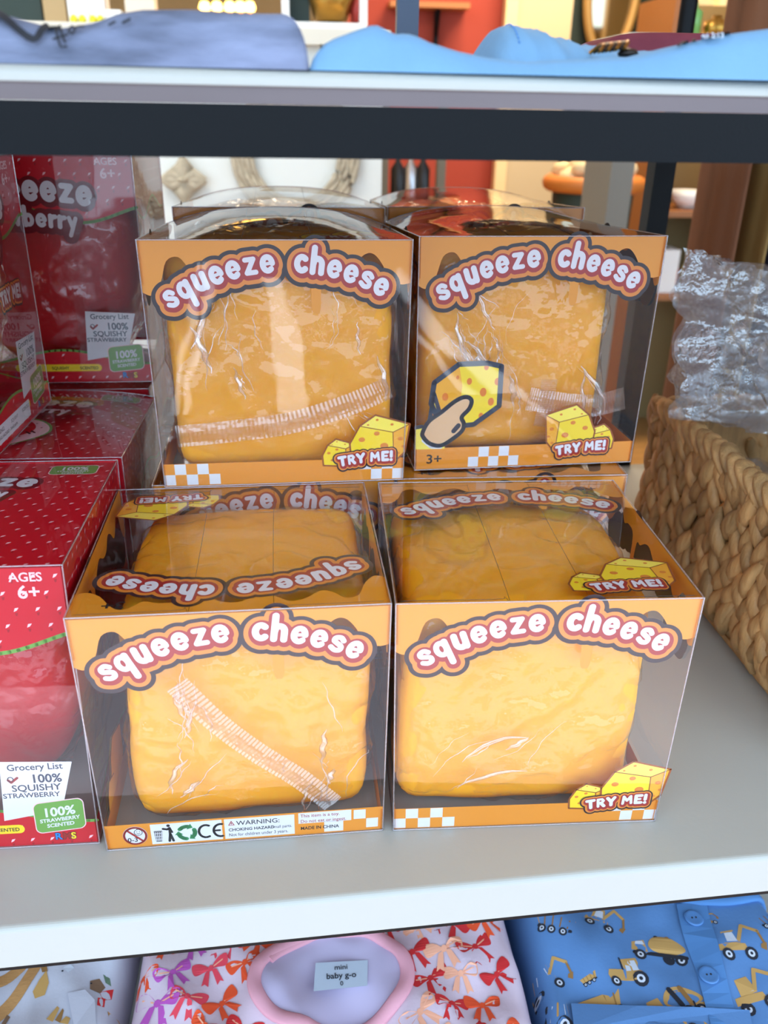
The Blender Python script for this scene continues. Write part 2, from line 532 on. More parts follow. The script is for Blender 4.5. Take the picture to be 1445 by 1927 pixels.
# ------------------------------------------------------------------ room shell
floor_m = mat('wood_floor', (176, 132, 78), .4, var=.16, vscale=4, stretch=(1, 9, 1))
b = MB(); b.box((-4, -.62, -.8), (4.5, 7, -.75)); struct('floor', b, floor_m)
b = MB(); b.box((-9, -1.9, -.82), (9, -.62, -.765)); struct('pavement', b, mat('pavement_concrete', (214, 204, 212), .8, var=.06, vscale=3))
b = MB(); b.box((-9, -12, -.86), (9, -1.9, -.80)); struct('added_road', b, mat('added_road_asphalt', (74, 74, 80), .85, var=.1, vscale=6))  # unseen dark ground, added so the upper boxes mirror less glare
b = MB()
def mark(pa, pb, yaw, y0, y1):
    # unseen stripe added for its bright reflection in the upper boxes' fronts
    nx, ny = math.sin(math.radians(yaw)), -math.cos(math.radians(yaw))
    def hit(px, py):
        p = at_y(px, py, .09); d = p - CAM; k = 2 * (d[0] * nx + d[1] * ny); rx = d[0] - k * nx; return p[0] + rx * (p[2] + .80) / -d[2]
    b.box((min(hit(pa, 650), hit(pb, 650)), y0, -.80), (max(hit(pa, 650), hit(pb, 650)), y1, -.797))
for pa, pb, yw in ((340, 352, 1.4), (362, 374, 1.4), (494, 546, 1.4), (808, 830, 2.5), (850, 896, 2.5)): mark(pa, pb, yw, -6.5, -2.0)
struct('trim_reflection_stripes', b, mat('reflection_stripe_white', (252, 250, 248), .7))
b = MB(); b.box((-4, -1.2, 1.7), (4.5, 7, 1.76)); struct('ceiling_with_shade_overhang', b, mat('ceiling_paint', (225, 222, 214), .8))  # room ceiling; its unseen front overhang is added to cut sky and sun
b = MB(); b.box((-4, 6.9, -.75), (4.5, 7, 1.7)); struct('wall_back', b, mat('cream_wall', (214, 196, 150), .8, var=.05, vscale=2))
b = MB(); b.box((-4.1, -.62, -.75), (-4, 7, 1.7)); struct('wall_left', b, mat('cream_wall', (214, 196, 150), .8))
b = MB(); b.box((4.5, -.62, -.75), (4.6, 7, 1.7)); struct('wall_right', b, mat('cream_wall', (214, 196, 150), .8))

# ------------------------------------------------------------------ shelving unit
SH = Vector((.0399, -.1275, 0)); SA = math.radians(1.738)
SM = Matrix.Translation(SH) @ Matrix.Rotation(SA, 4, 'Z')
SMI = SM.inverted()
unit = tag(empty('shelving_unit', (SH.x, SH.y, 0), SA), 'white metal shelves on a black steel frame, holding the toy boxes', 'shelf')
def shelf_board(name, ztop, lip, x0, x1, depth, kick=0.0):
    b = MB()
    r = .0035
    prof = [(0 + kick, ztop - lip), (0, ztop - lip * .55 if kick else ztop - lip + .001)]
    prof += [(r - r * math.cos(a), ztop - r + r * math.sin(a)) for a in [math.pi / 2 * i / 5 for i in range(6)]]
    prof += [(depth, ztop), (depth, ztop - lip), (depth - .002, ztop - lip), (depth - .002, ztop - .002), (.002 + kick, ztop - .003), (.002 + kick, ztop - lip)]
    b.prism(prof, x0, x1)
    return b.build(name, M_white, unit)
shelf_board('shelf', 0.0, .030, -.62, .62, .62)
shelf_board('shelf', .4212, .0052, -.62, .62, .62)
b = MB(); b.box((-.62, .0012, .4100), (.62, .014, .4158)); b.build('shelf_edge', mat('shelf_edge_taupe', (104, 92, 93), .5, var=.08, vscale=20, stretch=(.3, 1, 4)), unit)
shelf_board('shelf', -.235, .030, -.62, .62, .62)
b = MB(); b.box((-.62, .0012, .3920), (.62, .02, .4098)); b.build('beam', M_black, unit)
b = MB(); b.box((-.62, .60, .3920), (.62, .615, .4098)); b.build('beam', M_black, unit)
for zt in (-.030, -.265):
    b = MB(); b.box((-.62, .012, zt - .018), (.62, .03, zt - .0005)); b.build('beam', M_black, unit)
pr = SMI @ Vector(at_y(1231, 460, .5))
for (xa, xb, ya, z0, z1) in ((-.645, -.62, 0, -.75, .41), (.62, .645, 0, -.75, .41), (pr.x - .012, pr.x + .012, pr.y, -.75, .41), (-.645, -.62, .59, -.75, .41)):
    b = MB(); b.box((xa, ya, z0), (xb, ya + .022, z1)); b.build('upright', M_black, unit)

# ------------------------------------------------------------------ artwork
def sm(n): return lambda p: p
def title_flat(kind):
    f = Flat()
    if kind == 'cheese':
        a, wa = lay_text('squeeze', .0124, .055); c, wc = lay_text('cheese', .0124, .055)
        st = on_arc(a, 0, .125, .0895, .1455, .8, -wa - .0050)
        st += on_arc(c, 0, .125, .0895, .1455, .8, .0050)
        f.bubble(st, [(.0092, DK, .0002, -.0012), (.0066, LAB, .0002, -.0010), (.0041, RED, .0003, -.0009), (.00192, WH, 0, 0)], .00036)
    else:
        a, wa = lay_text('squeeeze', .0160, .04); st = on_arc(a, 0, .30, .074, .1440, .8, -wa / 2)
        c, wc = lay_text('strawberry', .0112, .05); st2 = on_arc(c, 0, .30, .070, .1245, .8, -wc / 2)
        f.bubble(st + st2, [(.0062, SDK, .0002, -.0006)], .0005)
        f.bubble(st, [(.0027, WH, 0, 0)], .0004, 1)
        f.bubble(st2, [(.0018, WH, 0, 0)], .0004, 1)
    return f
TITLE = title_flat('cheese')
STITLE = title_flat('straw')
def tryme_flat():
    f = Flat()
    a, wa = lay_text('TRY ME!', .0082, .03, .35)
    st = on_arc(a, 0, .2, 0, .001, .8, -wa / 2)
    f.bubble(st, [(.0046, DK, 0, -.0008), (.0036, LAB, 0, -.0006), (.0026, RED, .0003, -.0006), (.00115, WH, 0, 0)], .0003)
    return f
TRYME = tryme_flat()
def cheese_block(f, x, y, w, h, layer, flip=False, holes=1):
    X = (lambda p: (x + (1 - p[0]) * w, y + p[1] * h)) if flip else (lambda p: (x + p[0] * w, y + p[1] * h))
    sil = [(0, .42), (.16, .78), (.42, 1.0), (1.0, .80), (.93, .22), (.75, 0), (.03, .06)]
    f.poly([X(p) for p in sil], SD, layer)
    f.poly([X(p) for p in [(0, .42), (.16, .78), (.72, .64), (.75, 0), (.03, .06)]], YE, layer + 1)
    f.poly([X(p) for p in [(.16, .78), (.42, 1.0), (1.0, .80), (.72, .64)]], YE2, layer + 1)
    for cx, cy, r in ((.2, .5, .055), (.45, .62, .05), (.58, .36, .07), (.3, .24, .045), (.62, .14, .04), (.85, .5, .045), (.9, .34, .03), (.82, .2, .03), (.45, .9, .025), (.7, .8, .028), (.3, .8, .02)):
        p = X((cx, cy)); f.ell(p[0], p[1], r * w, r * w * .75, HO, layer + 2, 12)
        f.ell(p[0] + .15 * r * w, p[1] + .15 * r * w, r * w * .7, r * w * .5, LAB, layer + 3, 10)
    f.stroke([X(p) for p in sil], .0006, BR, layer + 4, True)
    f.stroke([X((.16, .78)), X((.72, .64)), X((1, .8))], .0003, BR, layer + 4)
    f.stroke([X((.72, .64)), X((.75, 0))], .0003, BR, layer + 4)
def cheese_pair(mirror=False, x=.112, y=.011, s=1.0):
    f = Flat()
    if not mirror:
        cheese_block(f, x - .0005, y, .023 * s, .021 * s, 0); cheese_block(f, x + .019 * s, y + .002, .0425 * s, .036 * s, 5)
    else:
        cheese_block(f, x + .034 * s, y + .003, .022 * s, .021 * s, 0, True); cheese_block(f, x, y + .003, .040 * s, .037 * s, 5, True)
    g = Flat()
    c, q = math.cos(.09), math.sin(.09)
    g.merge(TRYME, lambda p: (x + .031 * s + (p[0] * c - p[1] * q) * s, y + .0015 + (p[0] * q + p[1] * c) * s))
    return f, g
def drips(W_, H_, seed=0, deep=.026):
    r = random.Random(seed)
    top = [(0, deep + .006), (.006, deep + .008), (.012, deep), (.0165, .013), (.024, .0105), (.030, .017), (.037, .0195), (.0455, .012), (.054, .0095), (.062, .0155),
           (.072, .016), (.082, .011), (.09, .012), (.098, .017), (.1045, .019), (.106, .043), (.1088, .0466), (.1116, .043), (.113, .017), (.124, .0135),
           (.132, .016), (.139, .0095), (.1445, .0085), (.1495, .013), (.156, deep - .003), (.163, deep + .002), (W_, deep + .001)]
    pts = spline([(x * W_ / .17, H_ - y) for x, y in top], 4)
    f = Flat()
    for (a, b_), (c, d) in zip(pts[:-1], pts[1:]):
        f.tri([(a, b_), (c, d), (c, H_), (a, H_)], [(0, 1, 2, 3)], OR, 0)
    return f
def band(W_, h=.0165, checks=(('l', 5), ('r', 4)), q=.0078):
    f = Flat()
    f.rect(0, 0, W_, h, BAND, 0, 6)
    for side, n in checks:
        for i in range(n):
            x0 = i * q if side == 'l' else (W_ - (i + 1) * q if side == 'r' else .041 + i * q)
            y0 = .0006 if i % 2 == 0 else .0006 + q
            if side == 'c': y0 = .0006 + (0 if i % 2 == 0 else q)
            f.rect(x0, y0, x0 + q, y0 + q, WH, 1)
    return f
def age_mark(x, y, s=.010):
    f = Flat(); f.text('3+', x, y, s, BK, 0, .015, sx=1.15); return f
def hand_flat():
    f = Flat()
    k = .0001268   # measured in artwork units, flipped upright
    T = lambda p: ((p[0] - 60) * k * .985, (700 - p[1]) * k)
    hexa = [T(p) for p in [(165, 178), (305, 75), (470, 72), (553, 92), (556, 325), (410, 432), (310, 440), (200, 400), (150, 300)]]
    f.poly(hexa, YE, 0)
    f.poly([T(p) for p in [(165, 178), (305, 75), (330, 200), (310, 440), (200, 400)]], SD, 1)
    for x, y, r in ((300, 150, 12), (535, 180, 22), (455, 240, 26), (505, 298, 24), (450, 380, 18), (370, 175, 20), (465, 95, 18), (232, 262, 24)):
        p = T((x, y)); f.ell(p[0], p[1], r * k * .75, r * k, HO, 2)
    f.stroke(hexa, .0019, NV, 3, True)
    thumb = [T(p) for p in spline([(105, 470), (140, 405), (215, 350), (290, 290), (350, 265), (388, 285), (378, 335), (335, 385), (350, 425), (340, 470), (280, 520), (215, 555), (150, 540), (110, 500)], 5, True)]
    f.poly(thumb, SK, 4); f.stroke(thumb, .0016, NV, 5, True)
    f.stroke([T(p) for p in [(290, 468), (318, 435)]], .0018, NV, 6)
    f.stroke([T(p) for p in [(205, 360), (165, 240), (140, 430)]], .0015, NV, 3)
    cuff = [T(p) for p in [(64, 450), (100, 440), (115, 505), (160, 545), (240, 555), (240, 575), (64, 575)]]
    f.poly(cuff, YE2, 2); f.stroke([T(p) for p in [(64, 440), (100, 434)]], .0014, NV, 5)
    f.stroke([T(p) for p in [(112, 520), (160, 560), (215, 562)]], .0016, WH, 3)
    return f
def warning_flat():
    f = Flat(); y = .0012
    f.rect(0, 0, .17, .0185, BAND, 0, 6)
    # no toys under three sign
    f.ell(.0175, .0092, .0074, .0074, WH, 1, 28); f.ring(.0175, .0092, .0066, .0013, RED, 4)
    f.stroke([(.0130, .0139), (.0220, .0045)], .00065, RED, 4)
    f.text('0-3', .0126, .0044, .0048, BK, 2, .015)
    f.ring(.0196, .0118, .0024, .0004, BK, 2, 16); f.stroke([(.0186, .0112), (.0196, .0106), (.0206, .0112)], .00018, BK, 2)
    f.ell(.0188, .0124, .0003, .0003, BK, 2, 8); f.ell(.0204, .0124, .0003, .0003, BK, 2, 8)
    f.stroke([(.0190, .0144), (.0197, .0150), (.0203, .0143)], .0002, BK, 2)
    # bin, arrows and two letters on white
    f.rect(.0270, .0012, .0700, .0172, WH, 1, 2)
    f.poly([(.0288, .0118), (.0338, .0118), (.0330, .0030), (.0296, .0030)], BK, 2)
    for i in range(4): f.stroke([(.0296 + i * .0012, .0112), (.0300 + i * .00085, .0036)], .00022, WH, 3)
    for i in range(3): f.stroke([(.0292, .0098 - i * .0024), (.0334, .0098 - i * .0024)], .00022, WH, 3)
    f.ell(.0378, .0155, .0011, .0011, BK, 2); f.stroke([(.0345, .0132), (.0370, .0125), (.0385, .0136), (.0384, .0085), (.0376, .0030)], .0008, BK, 2)
    f.stroke([(.0388, .0130), (.0398, .0100)], .0006, BK, 2); f.stroke([(.0386, .0085), (.0400, .0030)], .0008, BK, 2)
    for i in range(3):
        a = math.radians(90 + i * 120); cx, cy = .0485, .0088
        pts = [(cx + .0050 * math.cos(a + da), cy + .0050 * math.sin(a + da)) for da in (.95, .55, .1, -.25)]
        f.stroke(pts, .0014, GR, 2)
        tx, ty = cx + .0052 * math.cos(a - .72), cy + .0052 * math.sin(a - .72); d = (math.sin(a - .5), -math.cos(a - .5)); n_ = (math.cos(a - .5), math.sin(a - .5))
        bx, by = cx + .0050 * math.cos(a - .25), cy + .0050 * math.sin(a - .25)
        f.poly([(bx + n_[0] * .0026, by + n_[1] * .0026), (bx - n_[0] * .0026, by - n_[1] * .0026), (tx + d[0] * .0005, ty + d[1] * .0005)], GR, 2)
    f.stroke(arc(.0600, .0088, .0042, .0050, 60, 300, 12), .0008, BK, 2)
    f.stroke(arc(.0690, .0088, .0042, .0050, 75, 285, 12), .0008, BK, 2); f.stroke([(.0652, .0088), (.0686, .0088)], .0007, BK, 2)
    f.rect(.0715, .0012, .1145, .0172, WH, 1, 2)
    f.poly([(.0738, .0120), (.0778, .0120), (.0758, .0158)], RED, 2); f.poly([(.0746, .0125), (.0770, .0125), (.0758, .0148)], WH, 3)
    f.stroke([(.0758, .0140), (.0758, .0132)], .0003, RED, 4)
    f.text('WARNING:', .0788, .0118, .0050, BK, 2, .006, sx=1.05)
    f.text('CHOKING HAZARD', .0738, .0072, .0033, BK, 2, .02, sx=.95); f.text('- Small parts.', .0988, .0072, .0033, BK, 2, 0, sx=.82)
    f.text('Not for children under 3 years.', .0738, .0030, .0036, BK, 2, 0, sx=.80)
    f.rect(.1170, .0092, .1500, .0178, WH, 1, 1); f.rect(.1330, .0010, .1450, .0095, WH, 1)
    f.text('This item is a toy.', .1182, .0142, .0036, RED, 2, .004, sx=.95); f.text('Do not eat or ingest.', .1182, .0098, .0036, RED, 2, .004, sx=.93)
    f.text('MADE IN CHINA', .1182, .0040, .0036, BK, 2, .02, sx=.9)
    f.rect(.1515, .0098, .1590, .0172, WH, 1); f.rect(.1595, .0022, .1670, .0097, WH, 1)
    return f
HAND = hand_flat(); WARN = warning_flat()

# ------------------------------------------------------------------ box geometry
class BoxShape:
    def __init__(s, W, D, H, taper=.013, dome=0.0, sag=0.0, lean=0.0):
        s.W, s.D, s.H, s.k, s.dome, s.sag, s.lean = W, D, H, taper, dome, sag, lean
    def P(s, u, v, w):
        k = 1 + s.k * (2 * w - 1)
        z = w * s.H
        if s.dome or s.sag:
            e = abs(2 * u - 1)
            z += w ** 4 * (s.dome * math.sin(math.pi * u) * min(1, v * 1.6) - s.sag * max(0, v) * e ** 3)
        return ((u - .5) * s.W * k, (v - .5) * s.D + s.lean * w, z)
    def face(s, name):
        W, D, H, P = s.W, s.D, s.H, s.P
        def F(x, y, off):
            if name == 'front': p = P(x / W, 0, y / H); return (p[0], p[1] + off, p[2])
            if name == 'back': p = P(1 - x / W, 1, y / H); return (p[0], p[1] - off, p[2])
            if name == 'right': p = P(1, x / W, y / H); return (p[0] - off, p[1], p[2])
            if name == 'left': p = P(0, 1 - x / W, y / H); return (p[0] + off, p[1], p[2])
            if name == 'top': p = P(x / W, y / W, 1); return (p[0], p[1], p[2] - off)
            if name == 'top_turned': p = P(1 - x / W, 1 - y / W, 1); return (p[0], p[1], p[2] - off)
            p = P(x / W, y / W, 0); return (p[0], p[1], p[2] + off)
        return F
def film_shell(S, name, flaps=True, edge_r=.0005):
    n = 14; b = MB()
    P = S.P
    for fn in (lambda a, c: P(a, 0, c), lambda a, c: P(1 - a, 1, c), lambda a, c: P(1, a, c), lambda a, c: P(0, 1 - a, c), lambda a, c: P(a, c, 1), lambda a, c: P(a, 1 - c, 0)):
        b.grid(fn, n, n, 0)
    e = .0015
    def line(p0, p1, r=edge_r, mi=1, k=12):
        b.tube([P(*[p0[i] + (p1[i] - p0[i]) * j / k for i in range(3)]) for j in range(k + 1)], r, 5, mi)
    for u in (0, 1):
        for v in (0, 1): line((u, v, 0), (u, v, 1))
        for w in (0, 1): line((u, 0, w), (u, 1, w))
    for v in (0, 1):
        for w in (0, 1): line((0, v, w), (1, v, w))
    if flaps:
        for u0, u1 in ((.02, .37), (.98, .63)):
            d = 1 if u1 > u0 else -1
            pts = [(u0, .03), (u1 - .05 * d, .03), (u1 - .015 * d, .045), (u1, .08), (u1, .9), (u1 - .03 * d, .97), (u0, .97)]
            b.tube([Vector(P(p[0], p[1], 1)) - Vector((0, 0, .0012)) for p in spline(pts, 4)], .00022, 4, 2)
    return b.mesh(name, [M_film, M_edge, M_flap])

CS = BoxShape(.17, .165, .166)
CSU = BoxShape(.17, .165, .166, .013, .003, .010)
SHELL = {id(CS): film_shell(CS, 'film_shell'), id(CSU): film_shell(CSU, 'film_shell')}
INSET = .0012
def cheese_box(name_label, loc, rotz, front, top, S=CS, roty=0.0, rotx=0.0, group='clear boxes of squishy cheese'):
    root = empty('cheese_box', loc, rotz)
    if roty or rotx: root.rotation_euler = (rotx, roty, rotz)
    tag(root, name_label, 'toy box', group)
    link('film_shell', SHELL[id(S)], root)
    faces = [(front, 'front'), ('side', 'right'), ('hand' if front == 'warning' else 'side', 'left'), ('plain', 'back'), ('lid' if S.dome else 'top', 'top' if top == 'up' else 'top_turned')]
    for lay, fc in faces:
        F = S.face(fc); k = lambda n: (id(S), fc, lay, n)
        em = lambda fl, nm: fl.emit(nm, F, PM_, root, key=k(nm), inset=INSET)
        if lay == 'plain':
            em(band(.17), 'band_print'); continue
        if lay == 'lid':
            c, g = cheese_pair(False, .100, .011, 1.05); a = Flat(); a.merge(c, lambda p: p, 2); em(a, 'cheese_picture'); a = Flat(); a.merge(g, lambda p: p, 12); em(a, 'badge_print'); continue
        em(drips(.17, S.H if fc[:3] != 'top' else .17), 'drip_print')
        t = Flat(); t.merge(TITLE, lambda p: (p[0], p[1] + (0 if fc[:3] != 'top' else -.007)), 2); em(t, 'title_print')
        if lay == 'pair':
            em(band(.17), 'band_print')
            c, g = cheese_pair(); a = Flat(); a.merge(c, lambda p: p, 2); em(a, 'cheese_picture'); a = Flat(); a.merge(g, lambda p: p, 12); em(a, 'badge_print')
        elif lay == 'warning':
            em(WARN, 'warning_strip')
        elif lay == 'hand':
            em(band(.17, .0165, (('c', 5),)), 'band_print')
            a = Flat(); a.merge(HAND, lambda p: p, 2); em(a, 'hand_picture')
            c, g = cheese_pair(True, .098, .007); a = Flat(); a.merge(c, lambda p: p, 2); em(a, 'cheese_picture'); a = Flat(); a.merge(g, lambda p: p, 12); em(a, 'badge_print')
            a = Flat(); a.merge(age_mark(.0085, .0045), lambda p: p, 3); em(a, 'age_mark')
        elif lay == 'side':
            em(band(.17), 'band_print')
        elif lay == 'top':
            c, g = cheese_pair(False, .100, .011, 1.05); a = Flat(); a.merge(c, lambda p: p, 2); em(a, 'cheese_picture'); a = Flat(); a.merge(g, lambda p: p, 12); em(a, 'badge_print')
            a = Flat(); a.merge(age_mark(.141, .1535, .0105), lambda p: p, 3); em(a, 'age_mark')
        else:
            em(band(.17), 'band_print')
    return root

def cube_sphere(n):
    vs, fs, idx = [], [], {}
    def vid(p):
        k = tuple(round(c, 6) for c in p)
        if k not in idx: idx[k] = len(vs); vs.append(k)
        return idx[k]
    g = [-1 + 2 * i / n for i in range(n + 1)]
    for ax in range(3):
        for sg in (-1, 1):
            for i in range(n):
                for j in range(n):
                    q = []
                    for a, c in ((i, j), (i + 1, j), (i + 1, j + 1), (i, j + 1)):
                        p = [0, 0, 0]; p[ax] = sg; p[(ax + 1) % 3] = g[a]; p[(ax + 2) % 3] = g[c]; q.append(vid(p))
                    fs.append(tuple(q if sg > 0 else q[::-1]))
    return vs, fs
CV, CF = cube_sphere(22)
WV, WF = cube_sphere(46)
def rounded(p, k):
    s = (abs(p[0]) ** k + abs(p[1]) ** k + abs(p[2]) ** k) ** (1 / k)
    return Vector((p[0] / s, p[1] / s, p[2] / s))
def cheese_shape(p, hx, hy, hz, seed, k=12):
    q = rounded(p, k)
    o = Vector((seed * 3.1, seed * 1.7, seed * .9))
    d = 1 + .035 * noise.noise(q * 1.1 + o) + .018 * noise.noise(q * 2.6 + o)
    v = Vector((q.x * hx * d, q.y * hy * d, q.z * hz * d))
    return v
def crinkle(v, seed, f=26):
    o = Vector((seed * 5.3, seed * 2.2, seed))
    a = 1 - abs(noise.noise(v * f + o)) * 2.2
    c = 1 - abs(noise.noise(v * f * 2.3 + o * 2)) * 2.2
    return max(0, a) ** 2 * .65 + max(0, c) ** 2 * .35
def squishy(label, root, seed, hx=.070, hy=.070, hz=.070, off=(0, .001), seam=None, gap=.0015, S=CS, lift=.0028, folds=0):
    """the toy is a thing of its own inside the box: foam block > wrapper > seam"""
    M = root.matrix_basis
    V = [cheese_shape(p, hx, hy, hz, seed) for p in CV]
    zmin = min(v.z for v in V)
    mb = MB(); mb.add(V, CF, 0, True)
    o = mb.build('squishy_cheese', M_cheese)
    o.matrix_world = M @ Matrix.Translation((off[0], off[1], -zmin + lift))
    tag(o, label, 'squishy toy', 'cheese blocks inside the clear boxes')
    lim = (S.W / 2 - .004, S.D / 2 - .0035)
    vs = []
    for p in WV:
        v = cheese_shape(p, hx, hy, hz, seed, 8)
        n = rounded(p, 3).normalized()
        w = v + n * (gap + .0055 * crinkle(v, seed))
        w.x = max(-lim[0] - off[0], min(lim[0] - off[0], w.x)); w.y = max(-lim[1] - off[1], min(lim[1] - off[1], w.y))
        w.z = max(zmin - .0012, min(w.z, S.H - .006 + zmin))
        vs.append(w)
    mw = MB(); mw.add(vs, WF, 0, True)
    if folds:
        rf = random.Random(int(seed * 100)); yf = -S.D / 2 + .0032 - off[1]
        for k in range(folds):
            if k % 5 == 0: gx_, gz_, ga = rf.uniform(-hx * .8, hx * .8), rf.uniform(-hz * .5, hz * .45), rf.choice((1.25, 1.5, 1.75, 2.1, .7))
            cx, cz = gx_ + rf.gauss(0, .010), gz_ + rf.gauss(0, .014); a = ga + rf.gauss(0, .22); L = rf.uniform(.010, .048); cv = rf.uniform(-.7, .7)
            pts = []
            for i in range(11):
                t = i / 10 - .5; aa = a + cv * t
                x, z = cx + L * t * math.cos(aa) + .0008 * math.sin(i * 1.7 + k), cz + L * t * math.sin(aa)
                pts.append((max(-hx * .97, min(hx * .97, x)), yf + .0004 * math.sin(i * 1.1), max(-hz * .85, min(hz * .85, z))))
            w_ = rf.uniform(.00018, .00055) if k % 4 else rf.uniform(.0008, .0022)
            mw.tube(pts, [w_ * (.1 + math.sin(math.pi * (i + .2) / 10.4)) for i in range(11)], 6, 1, flat=.45, up=(0, 1, 0))
    wr = mw.build('wrapper', [M_wrap, M_crease], o)
    if seam:
        yy = -S.D / 2 + .0024 - off[1]
        for path, wd in seam:
            sp = spline([(x - S.W / 2 - off[0], z + zmin - lift) for x, z in path], 26)
            ms = MB(); vs2, fs2 = [], []
            nn = 6
            for i, (x, z) in enumerate(sp):
                a, c = sp[max(i - 1, 0)], sp[min(i + 1, len(sp) - 1)]
                t = Vector((c[0] - a[0], 0, c[1] - a[1])).normalized(); s_ = Vector((-t.z, 0, t.x))
                for j in range(nn + 1):
                    q = (j / nn - .5) * wd
                    vs2.append(Vector((x, yy + (.0007 if i % 2 else 0) + .0004 * math.sin(j * 1.3), z)) + s_ * q)
            for i in range(len(sp) - 1):
                for j in range(nn):
                    fs2.append((i * (nn + 1) + j, i * (nn + 1) + j + 1, (i + 1) * (nn + 1) + j + 1, (i + 1) * (nn + 1) + j))
            ms.add(vs2, fs2, 0, False); ms.build('seam', M_seam, wr)
    return o

# front row, then the stack behind
def place(x, y, yaw, z, S=CS):
    """front-left base corner -> base centre"""
    c, s = math.cos(math.radians(yaw)), math.sin(math.radians(yaw))
    return (x + c * S.W / 2 - s * S.D / 2, y + s * S.W / 2 + c * S.D / 2, z), math.radians(yaw)
ZL, ZU = .0006, .1681
rA = cheese_box('clear cheese toy box with the warning strip, its top lettering upside down', *place(-.1251, -.083, .93, ZL), 'warning', 'turned')
rB = cheese_box('clear cheese toy box at front right beside the basket, no seam on its cheese', *place(.0494, -.081, -1.885, ZL), 'pair', 'up')
rC = cheese_box('clear cheese toy box stacked above and behind the box with the warning strip', *place(-.0972, .0815, 1.4, ZU, CSU), 'pair', 'up', CSU)
rD = cheese_box('clear cheese toy box with the hand picture and 3+ mark, on the stack', *place(.0812, .102, 2.5, ZU, CSU), 'hand', 'turned', CSU)
rE = cheese_box('clear cheese toy box hidden behind the warning strip box, under the left stacked box', *place(-.105, .0880, .4, ZL), 'pair', 'up')
rF = cheese_box('clear cheese toy box under the box with the hand picture, behind the front right box', *place(.069, .0895, -.6, ZL), 'pair', 'turned')
rG = cheese_box('clear cheese toy box at the back of the left stack, its top edge tilted', *place(-.098, .262, 1.0, ZU + .001, CSU), 'pair', 'up', CSU)
rH = cheese_box('clear cheese toy box at the back, behind the box with the hand picture', *place(.079, .285, .5, ZU, CSU), 'pair', 'up', CSU)
rI = cheese_box('clear cheese toy box at the bottom back of the left stack', *place(-.103, .2575, .3, ZL), 'pair', 'up')
rJ = cheese_box('clear cheese toy box at the bottom back of the right stack', *place(.072, .2575, -.2, ZL), 'pair', 'up')
bpy.context.view_layer.update()
squishy('pale orange cheese block in the warning strip box, a ribbed seam slanting down across it', rA, 1, .0720, .0720, .0755, (.005, .0035), seam=[([(.052, .118), (.072, .090), (.094, .066), (.118, .044), (.138, .022)], .014)], folds=26)
squishy('smooth golden cheese block in the front right box, without a visible seam', rB, 2.3, .0745, .0735, .0755, (-.0060, .002), gap=.001, folds=9)
squishy('orange cheese block in the upper left box, a seam running level across its wrapper', rC, 3.7, .0755, .0715, .0760, (.001, .0025), seam=[([(.012, .036), (.05, .039), (.09, .044), (.13, .056), (.158, .068)], .0155)], S=CSU, folds=26)
squishy('bright orange cheese block in a crinkled wrapper in the box with the hand picture', rD, 5.2, .069, .068, .0755, (-.008, .005), gap=.003, seam=[([(.084, .052), (.110, .047), (.135, .045), (.158, .050)], .017), ([(.096, .030), (.098, .048), (.099, .066)], .012)], S=CSU, folds=44)
proto = None
for r_, lb in ((rE, 'cheese block in the hidden box under the left stacked box'), (rF, 'cheese block in the box under the hand picture box'),
               (rG, 'cheese block in the back box of the left stack'), (rH, 'cheese block in the back box behind the hand picture box'),
               (rI, 'cheese block in the bottom back box of the left stack'), (rJ, 'cheese block in the bottom back box of the right stack')):
    if proto is None:
        proto = squishy(lb, r_, 8.1, .072, .070, .075); pl = r_.matrix_basis.inverted() @ proto.matrix_world
    else:
        c = copy_tree(proto); c.matrix_world = r_.matrix_basis @ pl; c['label'] = lb

